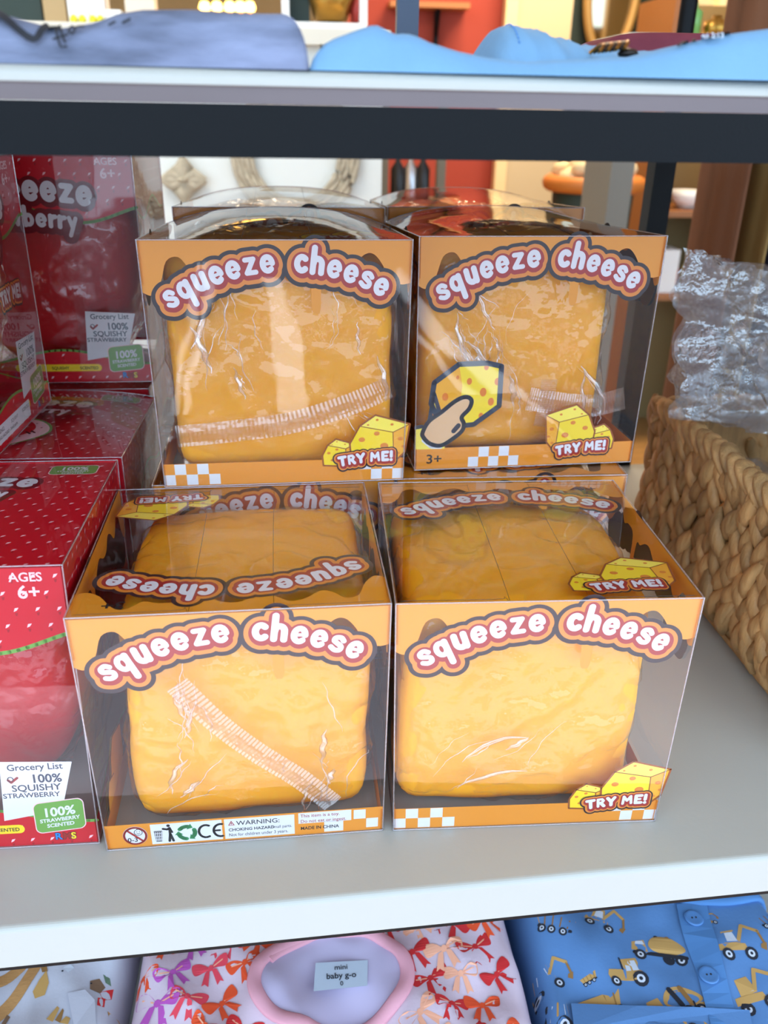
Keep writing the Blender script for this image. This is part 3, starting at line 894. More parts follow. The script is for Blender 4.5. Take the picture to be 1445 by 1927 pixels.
# ------------------------------------------------------------------ strawberry boxes
def seeds(f, W_, H_, y0, y1, layer, dx=.0115, inside=None):
    r = random.Random(3); j = 0; y = y0 + .004
    while y < y1 - .003:
        x = .004 + (dx / 2 if j % 2 else 0)
        while x < W_ - .003:
            if inside is None or inside(x, y):
                f.poly([(x - .0013, y - .0012), (x + .0004, y - .0004), (x + .0016, y + .0013), (x - .0005, y + .0010)], SEED, layer)
                f.poly([(x - .0004, y - .0038), (x + .0004, y - .0036), (x + .0009, y - .0018), (x - .0008, y - .002)], SEED2, layer)
            x += dx
        y += .0098; j += 1
SW, SD_, SHH = .17, .15, .185
def wave_top(x): return .046 + .007 * math.sin(x / .17 * 9.0 + 1.2)
def wave_bot(x): return .022 + .006 * math.sin(x / .17 * 7.5 + 3.6)
def sfront():
    top, bot, ttl, lst, bad, age = Flat(), Flat(), Flat(), Flat(), Flat(), Flat()
    N = 34; xs = [SW * i / N for i in range(N + 1)]
    for a, c in zip(xs[:-1], xs[1:]):
        top.tri([(a, SHH - wave_top(a)), (c, SHH - wave_top(c)), (c, SHH), (a, SHH)], [(0, 1, 2, 3)], SRED, 0)
        bot.tri([(a, 0), (c, 0), (c, wave_bot(c)), (a, wave_bot(a))], [(0, 1, 2, 3)], SRED, 0)
    top.stroke([(x, SHH - wave_top(x)) for x in xs], .0012, LF, 1); bot.stroke([(x, wave_bot(x)) for x in xs], .0010, LF, 1)
    seeds(top, SW, SHH, SHH - .05, SHH, 1, inside=lambda x, y: y > SHH - wave_top(x) + .005)
    seeds(bot, SW, SHH, 0, .03, 1, inside=lambda x, y: y < wave_bot(x) - .004)
    ttl.merge(STITLE, lambda p: (p[0] + .009, p[1] + .004), 3)
    lst.poly([(.119, .061), (.160, .059), (.152, .030), (.145, .024), (.116, .019)], WH, 2)
    lst.text('Grocery List', .1225, .0545, .0062, NV, 3, .016)
    lst.stroke([(.1222, .0480), (.1238, .0462), (.1276, .0494)], .0008, RED, 3); lst.ring(.1236, .0484, .0016, .0006, NV, 3, 14)
    lst.text('100%', .1530, .0455, .0082, NV, 3, .025, 'r'); lst.text('SQUISHY', .1520, .0398, .0064, NV, 3, .016, 'r', sx=1.1); lst.text('STRAWBERRY', .1508, .0352, .0047, NV, 3, .016, 'r', sx=1.12)
    b0 = rect_round(.1335, .0095, .030, .0225, .004); T = lambda p: (p[0], p[1] + (p[0] - .148) * .10)
    bad.tf = T
    bad.poly(b0, SEED, 4); bad.poly(rect_round(.1341, .0101, .0288, .0213, .0036), LF, 5)
    bad.text('100%', .1485, .0212, .0088, WH, 6, .03, 'c'); bad.text('STRAWBERRY', .1485, .0172, .0036, WH, 6, .03, 'c', sx=1.05); bad.text('SCENTED', .1485, .0133, .0036, WH, 6, .03, 'c', sx=1.05)
    bad.tf = lambda p: p
    bot.poly(rect_round(.055, .0095, .072, .0062, .003), YE, 3)
    bot.text('SQUISHY', .0850, .0112, .0036, BK, 4, .02); bot.text('SCENTED', .1240, .0112, .0036, BK, 4, .02, 'r')
    for ch, x, ci in (('R', .1440, BL), ('M', .1486, RED), ('S', .1535, YE)): bot.text(ch, x, .0035, .0066, BK, 3, .07); bot.text(ch, x, .0035, .0066, ci, 4, .03)
    age.text('AGES', .1495, SHH - .0095, .0074, SEED, 3, .02, 'c'); age.text('6+', .1500, SHH - .0195, .0108, SEED, 3, .02, 'c', sx=1.05)
    return dict(red_print=top, base_print=bot, title_print=ttl, grocery_list_print=lst, scent_badge=bad, age_mark=age)
def rect_round(x, y, w, h, r):
    o = []
    for cx, cy, a in ((x + w - r, y + r, -90), (x + w - r, y + h - r, 0), (x + r, y + h - r, 90), (x + r, y + r, 180)):
        o += arc(cx, cy, r, r, a, a + 90, 5)
    return o
def stop():
    top, ttl, bad, pic = Flat(), Flat(), Flat(), Flat()
    top.rect(0, 0, SW, SW, SRED, 0); seeds(top, SW, SW, 0, SW, 1, .0112)
    ttl.merge(STITLE, lambda p: (p[0] - .002, p[1] - .018), 3)
    bad.poly(rect_round(.128, .145, .032, .018, .004), SEED, 3); bad.poly(rect_round(.1287, .1457, .0306, .0166, .0035), LF, 4)
    bad.text('100%', .144, .1535, .0085, WH, 5, .03, 'c'); bad.text('STRAWBERRY', .144, .150, .0034, WH, 5, .02, 'c'); bad.text('SCENTED', .144, .1465, .0034, WH, 5, .02, 'c')
    outer = spline([(.012, .045), (.02, .085), (.055, .098), (.095, .088), (.108, .060), (.085, .032), (.045, .016), (.02, .022)], 6, True)
    inner = [(.052 + (x - .058) * .86, .062 + (y - .057) * .84) for x, y in outer]
    pic.poly(outer, LF, 2); pic.poly([(.059 + (x - .059) * .96, .057 + (y - .057) * .95) for x, y in outer], SEED, 3); pic.poly(inner, SRED, 4)
    pic.stroke([(.094, .062), (.097, .058)], .0009, BK, 5); pic.stroke([(.0905, .060), (.094, .056)], .0009, BK, 5)
    return dict(red_print=top, title_print=ttl, scent_badge=bad, slice_picture=pic)
def sside():
    top, bot, tm = Flat(), Flat(), Flat()
    N = 24; xs = [SW * i / N for i in range(N + 1)]
    for a, c in zip(xs[:-1], xs[1:]):
        top.tri([(a, SHH - wave_top(SW - a)), (c, SHH - wave_top(SW - c)), (c, SHH), (a, SHH)], [(0, 1, 2, 3)], SRED, 0)
        bot.tri([(a, 0), (c, 0), (c, wave_bot(SW - c)), (a, wave_bot(SW - a))], [(0, 1, 2, 3)], SRED, 0)
    top.stroke([(x, SHH - wave_top(SW - x)) for x in xs], .0012, LF, 1); bot.stroke([(x, wave_bot(SW - x)) for x in xs], .0010, LF, 1)
    seeds(top, SW, SHH, SHH - .05, SHH, 1, inside=lambda x, y: y > SHH - wave_top(SW - x) + .005); seeds(bot, SW, SHH, 0, .03, 1, inside=lambda x, y: y < wave_bot(SW - x) - .004)
    return dict(red_print=top, base_print=bot)
def sback():
    f = Flat(); f.rect(0, 0, SW, SHH, SRED, 0); seeds(f, SW, SHH, 0, SHH, 1); return dict(red_print=f)
SF, ST, SS, SBK = sfront(), stop(), sside(), sback()
S_A = BoxShape(SW, SD_, SHH, .004, .003, .004); S_B = BoxShape(SW, SD_, SHH, .0, .0, .0, .017)
for s_ in (S_A, S_B): SHELL[id(s_)] = film_shell(s_, 'film_shell', False)
def strawberry_shape(p, seed):
    q = rounded(p, 5); t = (q.z + 1) / 2
    wdt = .66 + .36 * math.sin(min(1, t * 1.15) * math.pi * .62)
    d = 1 + .03 * noise.noise(q * 1.6 + Vector((seed, 0, 0)))
    return Vector((q.x * .076 * wdt * d, q.y * .064 * wdt * d, q.z * .082 * d))
def strawberry_box(label, toy_label, loc, rotz, S=S_A, warn=False, titled=True):
    root = tag(empty('strawberry_box', loc, rotz), label, 'toy box', 'red boxes of squishy strawberries')
    link('film_shell', SHELL[id(S)], root)
    for fc, dct in (('front', SF), ('top', ST), ('right', SS), ('left', SS), ('back', SBK)):
        F = S.face(fc)
        for nm, fl in dct.items():
            if titled or nm != 'title_print' or fc != 'front': fl.emit(nm, F, PM_, root, key=(id(S), fc, nm), inset=INSET)
    if warn:
        f = Flat(); f.rect(.012, .004, .125, .0165, WH, 4)
        f.stroke(arc(.0300, .0102, .0036, .0044, 60, 300, 12), .0007, BK, 5); f.stroke(arc(.0380, .0102, .0036, .0044, 75, 285, 12), .0007, BK, 5); f.stroke([(.0346, .0102), (.0376, .0102)], .0006, BK, 5)
        f.text('WARNING:', .050, .0112, .0042, BK, 5, .01); f.text('CHOKING HAZARD - Small parts.', .050, .0070, .0032, BK, 5, .01)
        f.emit('warning_strip', S.face('front'), PM_, root, inset=INSET)
        g = Flat(); g.merge(TRYME, lambda p: (.125 + p[0] * 1.0, .088 + p[1] * 1.3), 3); g.emit('badge_print', S.face('front'), PM_, root, inset=INSET)
    bpy.context.view_layer.update()
    if 'straw' not in MESHES:
        V = [strawberry_shape(p, 1) for p in CV]; mb = MB(); mb.add(V, CF, 0, True); MESHES['straw'] = mb.mesh('squishy_strawberry', M_straw)
        vs = []
        for p in WV:
            v = strawberry_shape(p, 1); n = rounded(p, 3).normalized(); w = v * 1.0 + n * (.002 + .006 * crinkle(v, 4.4, 30))
            w.x = max(-.081, min(.081, w.x)); w.y = max(-.070, min(.0705, w.y)); w.z = max(-.0835, w.z); vs.append(w)
        mw = MB(); mw.add(vs, WF, 0, True); MESHES['straww'] = mw.mesh('wrapper', M_wrap)
    o = link('squishy_strawberry', MESHES['straw']); o.matrix_world = root.matrix_basis @ Matrix.Translation((0, S.lean * .5, .0845 + .0015)) @ Matrix.Diagonal((1, .88 if S.lean else 1, 1, 1))
    tag(o, toy_label, 'squishy toy', 'strawberries inside the red boxes')
    link('wrapper', MESHES['straww'], o)
    return root
def splace(xr, yf, yaw, z):
    """front-right base corner -> base centre"""
    c, s = math.cos(math.radians(yaw)), math.sin(math.radians(yaw))
    return (xr - c * SW / 2 - s * SD_ / 2, yf - s * SW / 2 + c * SD_ / 2, z), math.radians(yaw)
strawberry_box('red strawberry toy box standing at the front left, touching the warning strip box', 'red strawberry in the front left box', *splace(-.1300, -.0765, -.6, ZL), S=S_B, titled=False)
strawberry_box('red strawberry toy box behind the front left one, white-edged picture on its top', 'red strawberry in the lower box behind the front left one', *splace(-.1265, .0955, -.6, ZL))
strawberry_box('red strawberry toy box at the very back bottom, under the rear upper red box', 'red strawberry in the lowest box at the very back', *splace(-.1320, .2565, 0, ZL))
strawberry_box('shaded red strawberry toy box at the back on the upper layer, under the black beam', 'red strawberry in the shaded upper back box', *splace(-.1275, .262, 0, SHH + .0055))
o_ = strawberry_box('red strawberry toy box at the left edge, its window turned to the right', 'red strawberry in the sideways box at the left edge', (-.204 - SD_ / 2 - .001, .212 - SW / 2, SHH + .0062), math.radians(87.5), warn=True)

# ------------------------------------------------------------------ woven basket and its clear bags
def lobe(b, p, d, L, w, n_out, mi=0, th=.62, bend=.0):
    d = Vector(d).normalized(); no = Vector(n_out).normalized(); sd = d.cross(no).normalized()
    k = 8; m = 7; vs, fs = [], []
    for i in range(k + 1):
        t = i / k
        r = w * .5 * (math.sin(math.pi * (.06 + .88 * t)) ** .6)
        c = Vector(p) + d * (L * (t - .5)) + no * (.005 * math.sin(math.pi * t) + bend * t)
        for j in range(m):
            a = 2 * math.pi * j / m
            vs.append(c + sd * (r * math.cos(a)) + no * (r * th * math.sin(a)))
    for i in range(k):
        for j in range(m):
            fs.append((i * m + j, i * m + (j + 1) % m, (i + 1) * m + (j + 1) % m, (i + 1) * m + j))
    b.add(vs, fs, mi, True)
    b.add(vs[:m], [tuple(range(m))[::-1]], mi); b.add(vs[-m:], [tuple(range(m))], mi)
M_sea = mat('seagrass', (198, 152, 98), .6, var=.30, vscale=90, stretch=(1, 1, .12), bump=.7, bscale=260, island=.35)
BX0, BX1, BY0, BY1, BH = .353, .640, -.045, .290, .150
basket = tag(empty('woven_basket', ((BX0 + BX1) / 2, (BY0 + BY1) / 2, 0)), 'brown plaited seagrass basket filled with clear bags, right of the cheese boxes', 'basket')
OFFB = Vector(((BX0 + BX1) / 2, (BY0 + BY1) / 2, 0))
rb = random.Random(11)
def plait_wall(p0, p1, nrm):
    b = MB(); p0, p1 = Vector(p0) - OFFB, Vector(p1) - OFFB
    t = (p1 - p0); L = t.length; t.normalize()
    pitch = .0235; nc = int(L / pitch)
    # an inner sheet closes the gaps between the strands
    q0, q1 = p0 - Vector(nrm) * .007, p1 - Vector(nrm) * .007
    b.grid(lambda u, v: q0 + (q1 - q0) * u + Vector((0, 0, .003 + v * (BH - .006))), 6, 6)
    for c in range(nc + 1):
        for sgn in (-1, 1):
            z = -.004 + (.012 if sgn > 0 else 0)
            while z < BH + .006:
                L_ = .046 + rb.uniform(-.006, .006)
                d = Vector((0, 0, 1)) + t * (sgn * (.50 + rb.uniform(-.12, .12)))
                p = p0 + t * ((c + .5) * pitch + sgn * .0058 + rb.uniform(-.0015, .0015)) + Vector((0, 0, max(.027, min(BH - .014, z)))) + Vector(nrm) * (rb.uniform(-.004, .003) - .004)
                lobe(b, p, d, L_, .0150 + rb.uniform(-.003, .003), nrm, 0, .75, rb.uniform(-.005, .005))
                z += .0265
    return b.build('plaited_wall', M_sea, basket)
plait_wall((BX0, BY0, 0), (BX0, BY1, 0), (-1, 0, 0))
plait_wall((BX0, BY0, 0), (BX1, BY0, 0), (0, -1, 0))
plait_wall((BX0, BY1, 0), (BX1, BY1, 0), (0, 1, 0))
plait_wall((BX1, BY0, 0), (BX1, BY1, 0), (1, 0, 0))
b = MB()
for a, c in (((BX0, BY0), (BX0, BY1)), ((BX0, BY0), (BX1, BY0)), ((BX0, BY1), (BX1, BY1)), ((BX1, BY0), (BX1, BY1))):
    A, C = Vector((*a, BH - .004)) - OFFB, Vector((*c, BH - .004)) - OFFB
    n = int((C - A).length / .014); t = (C - A).normalized()
    for i in range(n + 1):
        lobe(b, A + (C - A) * ((i + .3) / n) + Vector((0, 0, rb.uniform(-.002, .002))), t * 1.0 + Vector((0, 0, rb.uniform(.5, .9))) , .036, .02, Vector((0, 0, 1)), 0, .75)
b.build('rim', M_sea, basket)
b = MB(); b.box((BX0 - OFFB.x + .004, BY0 - OFFB.y + .004, .001), (BX1 - OFFB.x - .004, BY1 - OFFB.y - .004, .006)); b.build('base', M_sea, basket)
M_bag = film_mat('clear_bag', (.95, .96, .98), .20, .07, ((30, 1.0, .012), (110, .5, .003)), milk=.20, milk_rgb=(215, 222, 235), detail=4)
def bag(label, c, size, seed, rot):
    M = Matrix.Translation(c) @ Matrix.Rotation(rot[2], 4, 'Z') @ Matrix.Rotation(rot[1], 4, 'Y') @ Matrix.Rotation(rot[0], 4, 'X')
    n = 34; b = MB(); o = Vector((seed * 7.7, seed * 3.1, seed))
    for sg in (-1, 1):
        def P(u, v, sg=sg):
            x, y = u * 2 - 1, v * 2 - 1
            e = (1 - abs(x) ** 2.5) * (1 - abs(y) ** 2.5)
            q = Vector((x * 1.6, y * 1.6, sg * .4)) + o
            r = (1 - abs(noise.noise(q * 1.4)) * 2) * .5 + (1 - abs(noise.noise(q * 3.1)) * 2) * .28 + abs(noise.noise(q * 6.5)) * .14
            wv = noise.noise(q * .8) * .5
            return Vector((x * size[0] * (1 + .08 * noise.noise(q * 2)), y * size[1] * (1 + .08 * noise.noise(q * 2 + o)), size[2] * (sg * (.12 + .8 * e) + (r - .45) * 1.0 + wv)))
        b.grid(P, n, n, 0, True)
    ob = b.build('clear_bag', M_bag); ob.matrix_world = M
    return tag(ob, label, 'plastic bag', 'clear bags in the basket')
bag('crumpled clear bag lowest in the basket, under the other clear bags', (.4965, .1225, .100), (.118, .138, .022), 1.3, (0, 0, 0))
bag('clear bag standing up at the back of the basket, before the hanging clothes', (.425, .255, .212), (.115, .072, .026), 2.9, (1.2, .25, .35))
bag('clear bag on top of the heap in the basket, at the right edge', (.448, .066, .208), (.108, .112, .030), 4.6, (.22, .12, -.05))
# ------------------------------------------------------------------ garments
def cloth(name, x0, x1, y0, y1, top, base, m, parent=None, nu=70, nv=36, edge=.012, M=None, smooth=True):
    """a folded garment: a height field over a rectangle with rounded rims, closed underneath"""
    b = MB()
    def P(u, v):
        x, y = x0 + (x1 - x0) * u, y0 + (y1 - y0) * v
        d = min(u * (x1 - x0), (1 - u) * (x1 - x0), v * (y1 - y0), (1 - v) * (y1 - y0))
        k = math.sqrt(max(0, 1 - (1 - min(1, d / edge)) ** 2))
        z = base + max(.0006, top(x, y)) * k
        p = Vector((x, y, z)); return M @ p if M else p
    # finer steps near the rims
    def ease(t): return t * t * (3 - 2 * t) * .5 + t * .5
    b.grid(lambda u, v: P(ease(u), ease(v)), nu, nv, 0, smooth)
    q = [Vector((x0, y0, base)), Vector((x1, y0, base)), Vector((x1, y1, base)), Vector((x0, y1, base))]
    if M: q = [M @ p for p in q]
    b.add(q, [(3, 2, 1, 0)])
    return b.build(name, m, parent), P
def draper(P, x0, x1, y0, y1):
    """puts artwork (x,y) on the cloth surface"""
    def inv(t):
        lo, hi = 0.0, 1.0
        for _ in range(18):
            mid = (lo + hi) / 2
            lo, hi = (mid, hi) if True and (mid * mid * (3 - 2 * mid) * .5 + mid * .5) < t else (lo, mid)
        return (lo + hi) / 2
    def F(x, y, off):
        p = P((x - x0) / (x1 - x0), (y - y0) / (y1 - y0)); return (p[0], p[1], p[2] - off)
    return F
UZ = .4214
M_heather = mat('heather_blue_jersey', (116, 122, 144), .9, var=.42, vscale=55, stretch=(.5, 2.2, 2.2), bump=.25, bscale=500, spec=.1)
M_sky = mat('light_blue_jersey', (118, 158, 192), .9, var=.05, vscale=40, bump=.15, bscale=700, spec=.1)
M_maroon = mat('maroon_jersey', (112, 52, 62), .9, var=.1, vscale=60, spec=.1)
M_ink = mat('print_ink_black', (24, 26, 34), .7)
M_inkw = mat('print_ink_pale', (200, 214, 230), .7)
def fold(x, y, s, a, f): return a * noise.noise(Vector((x * f, y * f * .6, s)))
# silhouettes were read at the front of the upper shelf
def prof(tab): return [(at_y(px, 0, -.10)[0], max(.001, at_y(px, py, -.10)[2] - UZ)) for px, py in tab]
hp = prof([(-260, 20), (-60, 30), (0, 26), (60, 44), (120, 62), (150, 58), (190, 52), (235, 36), (280, 29), (360, 29), (450, 34), (520, 36), (560, 35), (572, 44), (578, 62)])
def htop(x, y): return interp(hp, x) * (1 - .5 * max(0, (y + .02) / .12)) + fold(x, y, 3, .0015, 25)
hx1 = hp[-1][0]
heather, hP = cloth('folded_garment', -.16, hx1, -.128, .07, htop, UZ, M_heather, edge=.010, nu=90)
tag(heather, 'heather blue folded garment with black print on the upper shelf, left side', 'folded clothes', 'folded clothes on the upper shelf')
def front_print(P, x0, x1, flat_fn, name, parent, mats):
    f = flat_fn(); return f.emit(name, P, mats, parent)
def frontface(P, x0, x1, y0, y1, px2world):
    """artwork given in photo pixels, laid on the rounded front of the garment"""
    def F(px, py, off):
        s = None
        for i in range(260):
            y = y0 + (y1 - y0) * .6 * (i / 259) ** 1.8
            q = at_y(px, py, y); x = min(x1 - .002, max(x0 + .002, q[0]))
            s = P((x - x0) / (x1 - x0), (y - y0) / (y1 - y0))
            if s[2] >= q[2]: break
        return (s[0], s[1] + off * 14, s[2] - off * 10)
    return F
FH = frontface(hP, -.16, hx1, -.128, .07, None)
f = Flat()
f.stroke(spline([(-8, 28), (14, 42), (40, 66), (60, 80), (72, 80), (84, 62), (98, 54), (112, 52)], 5), 6.5, 0)
for pts in ([(108, 62), (112, 80), (118, 96), (128, 96)], [(116, 56), (120, 74), (126, 88)], [(104, 82), (116, 78), (130, 74)], [(132, 66), (138, 58), (144, 64), (138, 72), (132, 66)], [(146, 60), (152, 58), (160, 58)]): f.stroke(spline(pts, 4), 2.2, 0)
f.stroke([(208, 56), (218, 50)], 2.2, 0); f.stroke([(234, 52), (246, 45)], 2.6, 0)
f.emit('print', FH, [M_ink], heather, step=.00012)
bp_ = prof([(572, 104), (600, 84), (640, 72), (676, 60), (700, 52), (720, 52), (750, 63), (800, 88), (850, 102), (900, 110), (980, 117), (1080, 117), (1170, 112), (1250, 92), (1340, 72), (1445, 58), (1600, 55), (1800, 60)])
bx0 = bp_[0][0] + .001
def crease(x, y):
    # fold line running down to the right from the left hump
    d = (x - at_y(740, 90, -.12)[0]) * .8
    return -.0025 * math.exp(-(d / .004) ** 2)
bfall = prof([(572, 112), (720, 90), (800, 112), (900, 122), (1080, 122), (1200, 116), (1445, 80), (1800, 80)])
def btop(x, y):
    k = min(1, max(0, (y + .105) / .05))
    return interp(bp_, x) * (1 - k) + interp(bfall, x) * k + crease(x, y) + fold(x, y, 9, .0012, 30)
blue, bP = cloth('folded_garment', bx0, .30, -.127, .08, btop, UZ, M_sky, edge=.011, nu=110)
tag(blue, 'light blue folded garment with a bronze badge on the upper shelf, right side', 'folded clothes', 'folded clothes on the upper shelf')
sl = [(at_y(px, 0, -.055)[0], max(.001, at_y(px, py, -.055)[2] - UZ)) for px, py in [(896, 112), (912, 84), (935, 54), (958, 50), (985, 53), (1010, 62), (1060, 80), (1100, 90), (1160, 98), (1300, 100)]]
def stop_(x, y):
    c = 1 - abs((y + .055) / .045) ** 3
    w = .0022 * math.sin((x - sl[2][0]) * 260 + y * 60) * math.exp(-((x - sl[2][0] - .03) / .03) ** 2)
    return max(.004, interp(sl, x) * max(.25, c) - abs(w) + fold(x, y, 5, .001, 40))
slv, sP = cloth('sleeve', sl[0][0], sl[-1][0], -.100, -.008, stop_, UZ + .0006, M_sky, blue, edge=.009, nu=60, nv=26)
b = MB()
for i in range(26):
    y = -.088 + i * .0026
    a = sP(.13, (y + .100) / .092); c = sP(.13, (y + .0014 + .100) / .092)
    b.tube([Vector(a) + Vector((0, 0, .0003)), Vector(c) + Vector((0, 0, .0003))], .00035, 5)
b.build('stitching', mat('stitch_blue', (84, 140, 200), .8), blue)
FB = frontface(bP, bx0, .30, -.127, .08, None)
f = Flat()
for pts in ([(582, 101), (590, 92)], [(592, 96), (599, 86)], [(604, 92), (608, 80)]): f.stroke(pts, 2.0, 0)
f.emit('stripe_print', FB, [M_ink, M_inkw], blue, step=.0001)
f = Flat()
for pts in ([(1272, 92), (1290, 80), (1310, 74), (1330, 70)], [(1300, 82), (1318, 66), (1340, 60), (1352, 62)], [(1328, 78), (1345, 70), (1368, 64)], [(1348, 60), (1372, 57)]): f.stroke(spline(pts, 4), 2.0, 0)
f.text('45 2:13', 1312, 84, -14, 1, 1, .03, sx=-1.0)
f.emit('lettering_print', FB, [M_ink, M_inkw], blue, step=.0001)
bc = at_y(1172, 102, -.112)
bz = Vector((bc[0], -.100, UZ + interp(bp_, bc[0]) + .0008))
b = MB()
for i in range(7):
    a = i * .0016
    pts = [(bz.x - .0085 + a + .004 * math.cos(t), bz.y + .0065 * math.sin(t), bz.z + .0005 + .0038 * max(0, math.cos(t)) + .0002 * i) for t in [-1.3 + 2.6 * j / 10 for j in range(11)]]
    b.tube(pts, .00075, 6, i % 2)
b.lathe([(.0, 0), (.0035, 0), (.0042, .0012), (.003, .0026), (.0, .003)], (bz.x + .0055, bz.y - .002, bz.z + .0002), 14, 1)
b.build('badge', [mat('badge_bronze', (150, 104, 44), .3, metal=.9), mat('badge_dark', (40, 30, 24), .35, metal=.5)], blue)
mp_ = [(at_y(px, 0, .12)[0], max(.001, at_y(px, py, .12)[2] - UZ)) for px, py in [(1105, 94), (1125, 80), (1150, 70), (1180, 67), (1260, 67), (1340, 66), (1460, 70), (1700, 80)]]
mar, _ = cloth('folded_garment', mp_[0][0], mp_[-1][0], .088, .17, lambda x, y: interp(mp_, x) + fold(x, y, 2, .001, 20), UZ, M_maroon, edge=.012, nu=50)
tag(mar, 'maroon folded garment lying behind the light blue one on the upper shelf', 'folded clothes', 'folded clothes on the upper shelf')

# lower shelf
LZ = -.2346
P_pk = mat('cotton_pink', (218, 156, 170), .9, spec=.1, bump=.1, bscale=400)
P_lil = mat('cotton_lining', (190, 178, 206), .9, spec=.1)
G_wh = mat('cotton_white', (196, 195, 208), .9, spec=.1, bump=.1, bscale=400)
G_bl = mat('cotton_blue', (94, 134, 186), .9, spec=.1, bump=.1, bscale=400, var=.05, vscale=15)
G_bl2 = mat('cotton_blue_trim', (88, 134, 190), .9, spec=.1)
G_pnk = mat('cotton_pale_pink', (212, 190, 204), .9, spec=.1, bump=.1, bscale=400)
G_tan = mat('cotton_tan', (190, 142, 92), .9, spec=.1, var=.1, vscale=200, stretch=(1, 6, 1))
D_red = mat('dye_red', (206, 40, 44), .9); D_or = mat('dye_orange_red', (226, 78, 36), .9); D_mag = mat('dye_magenta', (184, 82, 176), .9); D_cor = mat('dye_coral', (222, 66, 84), .9); D_pch = mat('dye_peach', (240, 170, 140), .9)
D_tan = mat('dye_tan', (196, 152, 88), .9); D_tan2 = mat('dye_dark_tan', (150, 108, 58), .9); D_blk = mat('dye_black', (34, 36, 48), .9); D_gry = mat('dye_pale_grey', (206, 212, 226), .9); D_brn = mat('dye_brown', (128, 98, 76), .9); D_grn = mat('dye_green', (96, 120, 98), .9)
GT = .05     # garment stack height
GZ = LZ + GT
def gx(px, py): p = at_z(px, py, GZ); return (p[0], p[1])
def zone(name, x0, x1, y0, y1, m, seed, amp=.004, hgt=GT, edge=.016, tilt=0.0):
    def top(x, y): return hgt + amp * noise.noise(Vector((x * 14, y * 14, seed))) + .4 * amp * noise.noise(Vector((x * 34, y * 34, seed))) + .9 * amp * (.5 - abs(noise.noise(Vector((x * 16 + y * 9, y * 5 - x * 3, seed + 4)))) * 2) + tilt * (x - x0)
    o, P = cloth(name, x0, x1, y0, y1, top, LZ, m, None, 60, 50, edge)
    def F(x, y, off):
        u, v = (x - x0) / (x1 - x0), (y - y0) / (y1 - y0)
        p = P(min(.995, max(.005, u)), min(.995, max(.005, v))); return (p[0], p[1], p[2] - off)
    return o, F
def bow(f, x, y, s, a, mi, layer):
    c, q = math.cos(a), math.sin(a)
    T = lambda p: (x + s * (p[0] * c - p[1] * q), y + s * (p[0] * q + p[1] * c))
    for sg in (-1, 1):
        f.poly([T((sg * px, py)) for px, py in spline([(.05, .0), (.45, .42), (.95, .5), (1.0, .1), (.85, -.2), (.4, -.1)], 3, True)], mi, layer)
        f.poly([T((sg * px, py)) for px, py in [(.05, -.05), (.32, -.15), (.62, -.95), (.42, -.85), (.25, -1.05)]], mi, layer)
    f.ell(x, y, .16 * s, .18 * s, mi, layer + 1, 8)
    for sg in (-1, 1): f.stroke([T((sg * .2, .05)), T((sg * .7, .2))], .035 * s, 5, layer + 1)
# pale garment with animals, left
x0 = gx(-40, 1850)[0]; x1 = gx(238, 1850)[0]
gw, FW = zone('folded_garment', x0 - .05, x1 - .004, -.12, .12, G_wh, 1.0, .009)
tag(gw, 'white folded garment with brown animal print and tan trim, lower shelf left', 'folded clothes', 'folded clothes on the lower shelf')
f = Flat()
def pxs(pts): return [gx(*p) for p in pts]
f.stroke(pxs(spline([(78, 1800), (60, 1830), (30, 1872), (-10, 1915)], 5)), .0050, 0, 0)
f.stroke(pxs(spline([(40, 1815), (10, 1838), (-20, 1852)], 5)), .0050, 0, 0)
f.emit('trim', FW, [G_tan], gw, step=.0003)
f = Flat()
for pts, mi in (([(62, 1868), (75, 1845), (88, 1828), (92, 1850), (84, 1872), (66, 1880)], 0), ([(76, 1818), (88, 1816), (90, 1830), (80, 1832)], 1), ([(168, 1838), (185, 1830), (196, 1845), (186, 1860), (168, 1855)], 2),
                ([(185, 1858), (200, 1848), (210, 1840), (206, 1860), (192, 1872)], 3), ([(192, 1822), (204, 1826), (206, 1838), (196, 1836)], 4), ([(88, 1922), (108, 1894), (112, 1898), (100, 1926)], 0), ([(104, 1922), (118, 1898), (120, 1902), (114, 1926)], 1),
                ([(112, 1926), (124, 1912), (132, 1915), (128, 1927)], 0), ([(183, 1870), (196, 1866), (194, 1885), (182, 1888)], 3), ([(118, 1822), (132, 1814), (140, 1820), (128, 1830)], 5), ([(2, 1925), (12, 1905), (18, 1910), (10, 1927)], 2)):
    f.poly(pxs(pts), mi, 1)
for x, y in ((170, 1843), (118, 1829), (84, 1821)): p = gx(x, y); f.ell(p[0], p[1], .0008, .0008, 6, 3, 8)
f.emit('animal_print', FW, [D_tan, D_tan2, D_brn, D_red, D_grn, D_gry, D_blk], gw, step=.0002)
f = Flat(); f.poly(pxs([(128, 1872), (160, 1862), (178, 1880), (182, 1935), (140, 1935)]), 0, 4); f.emit('collar_tab', FW, [G_wh], gw, step=.0004)
f = Flat(); f.poly(pxs([(200, 1888), (216, 1880), (244, 1880), (246, 1935), (206, 1935)]), 0, 4); f.emit('cuff', FW, [G_tan], gw, step=.0003)
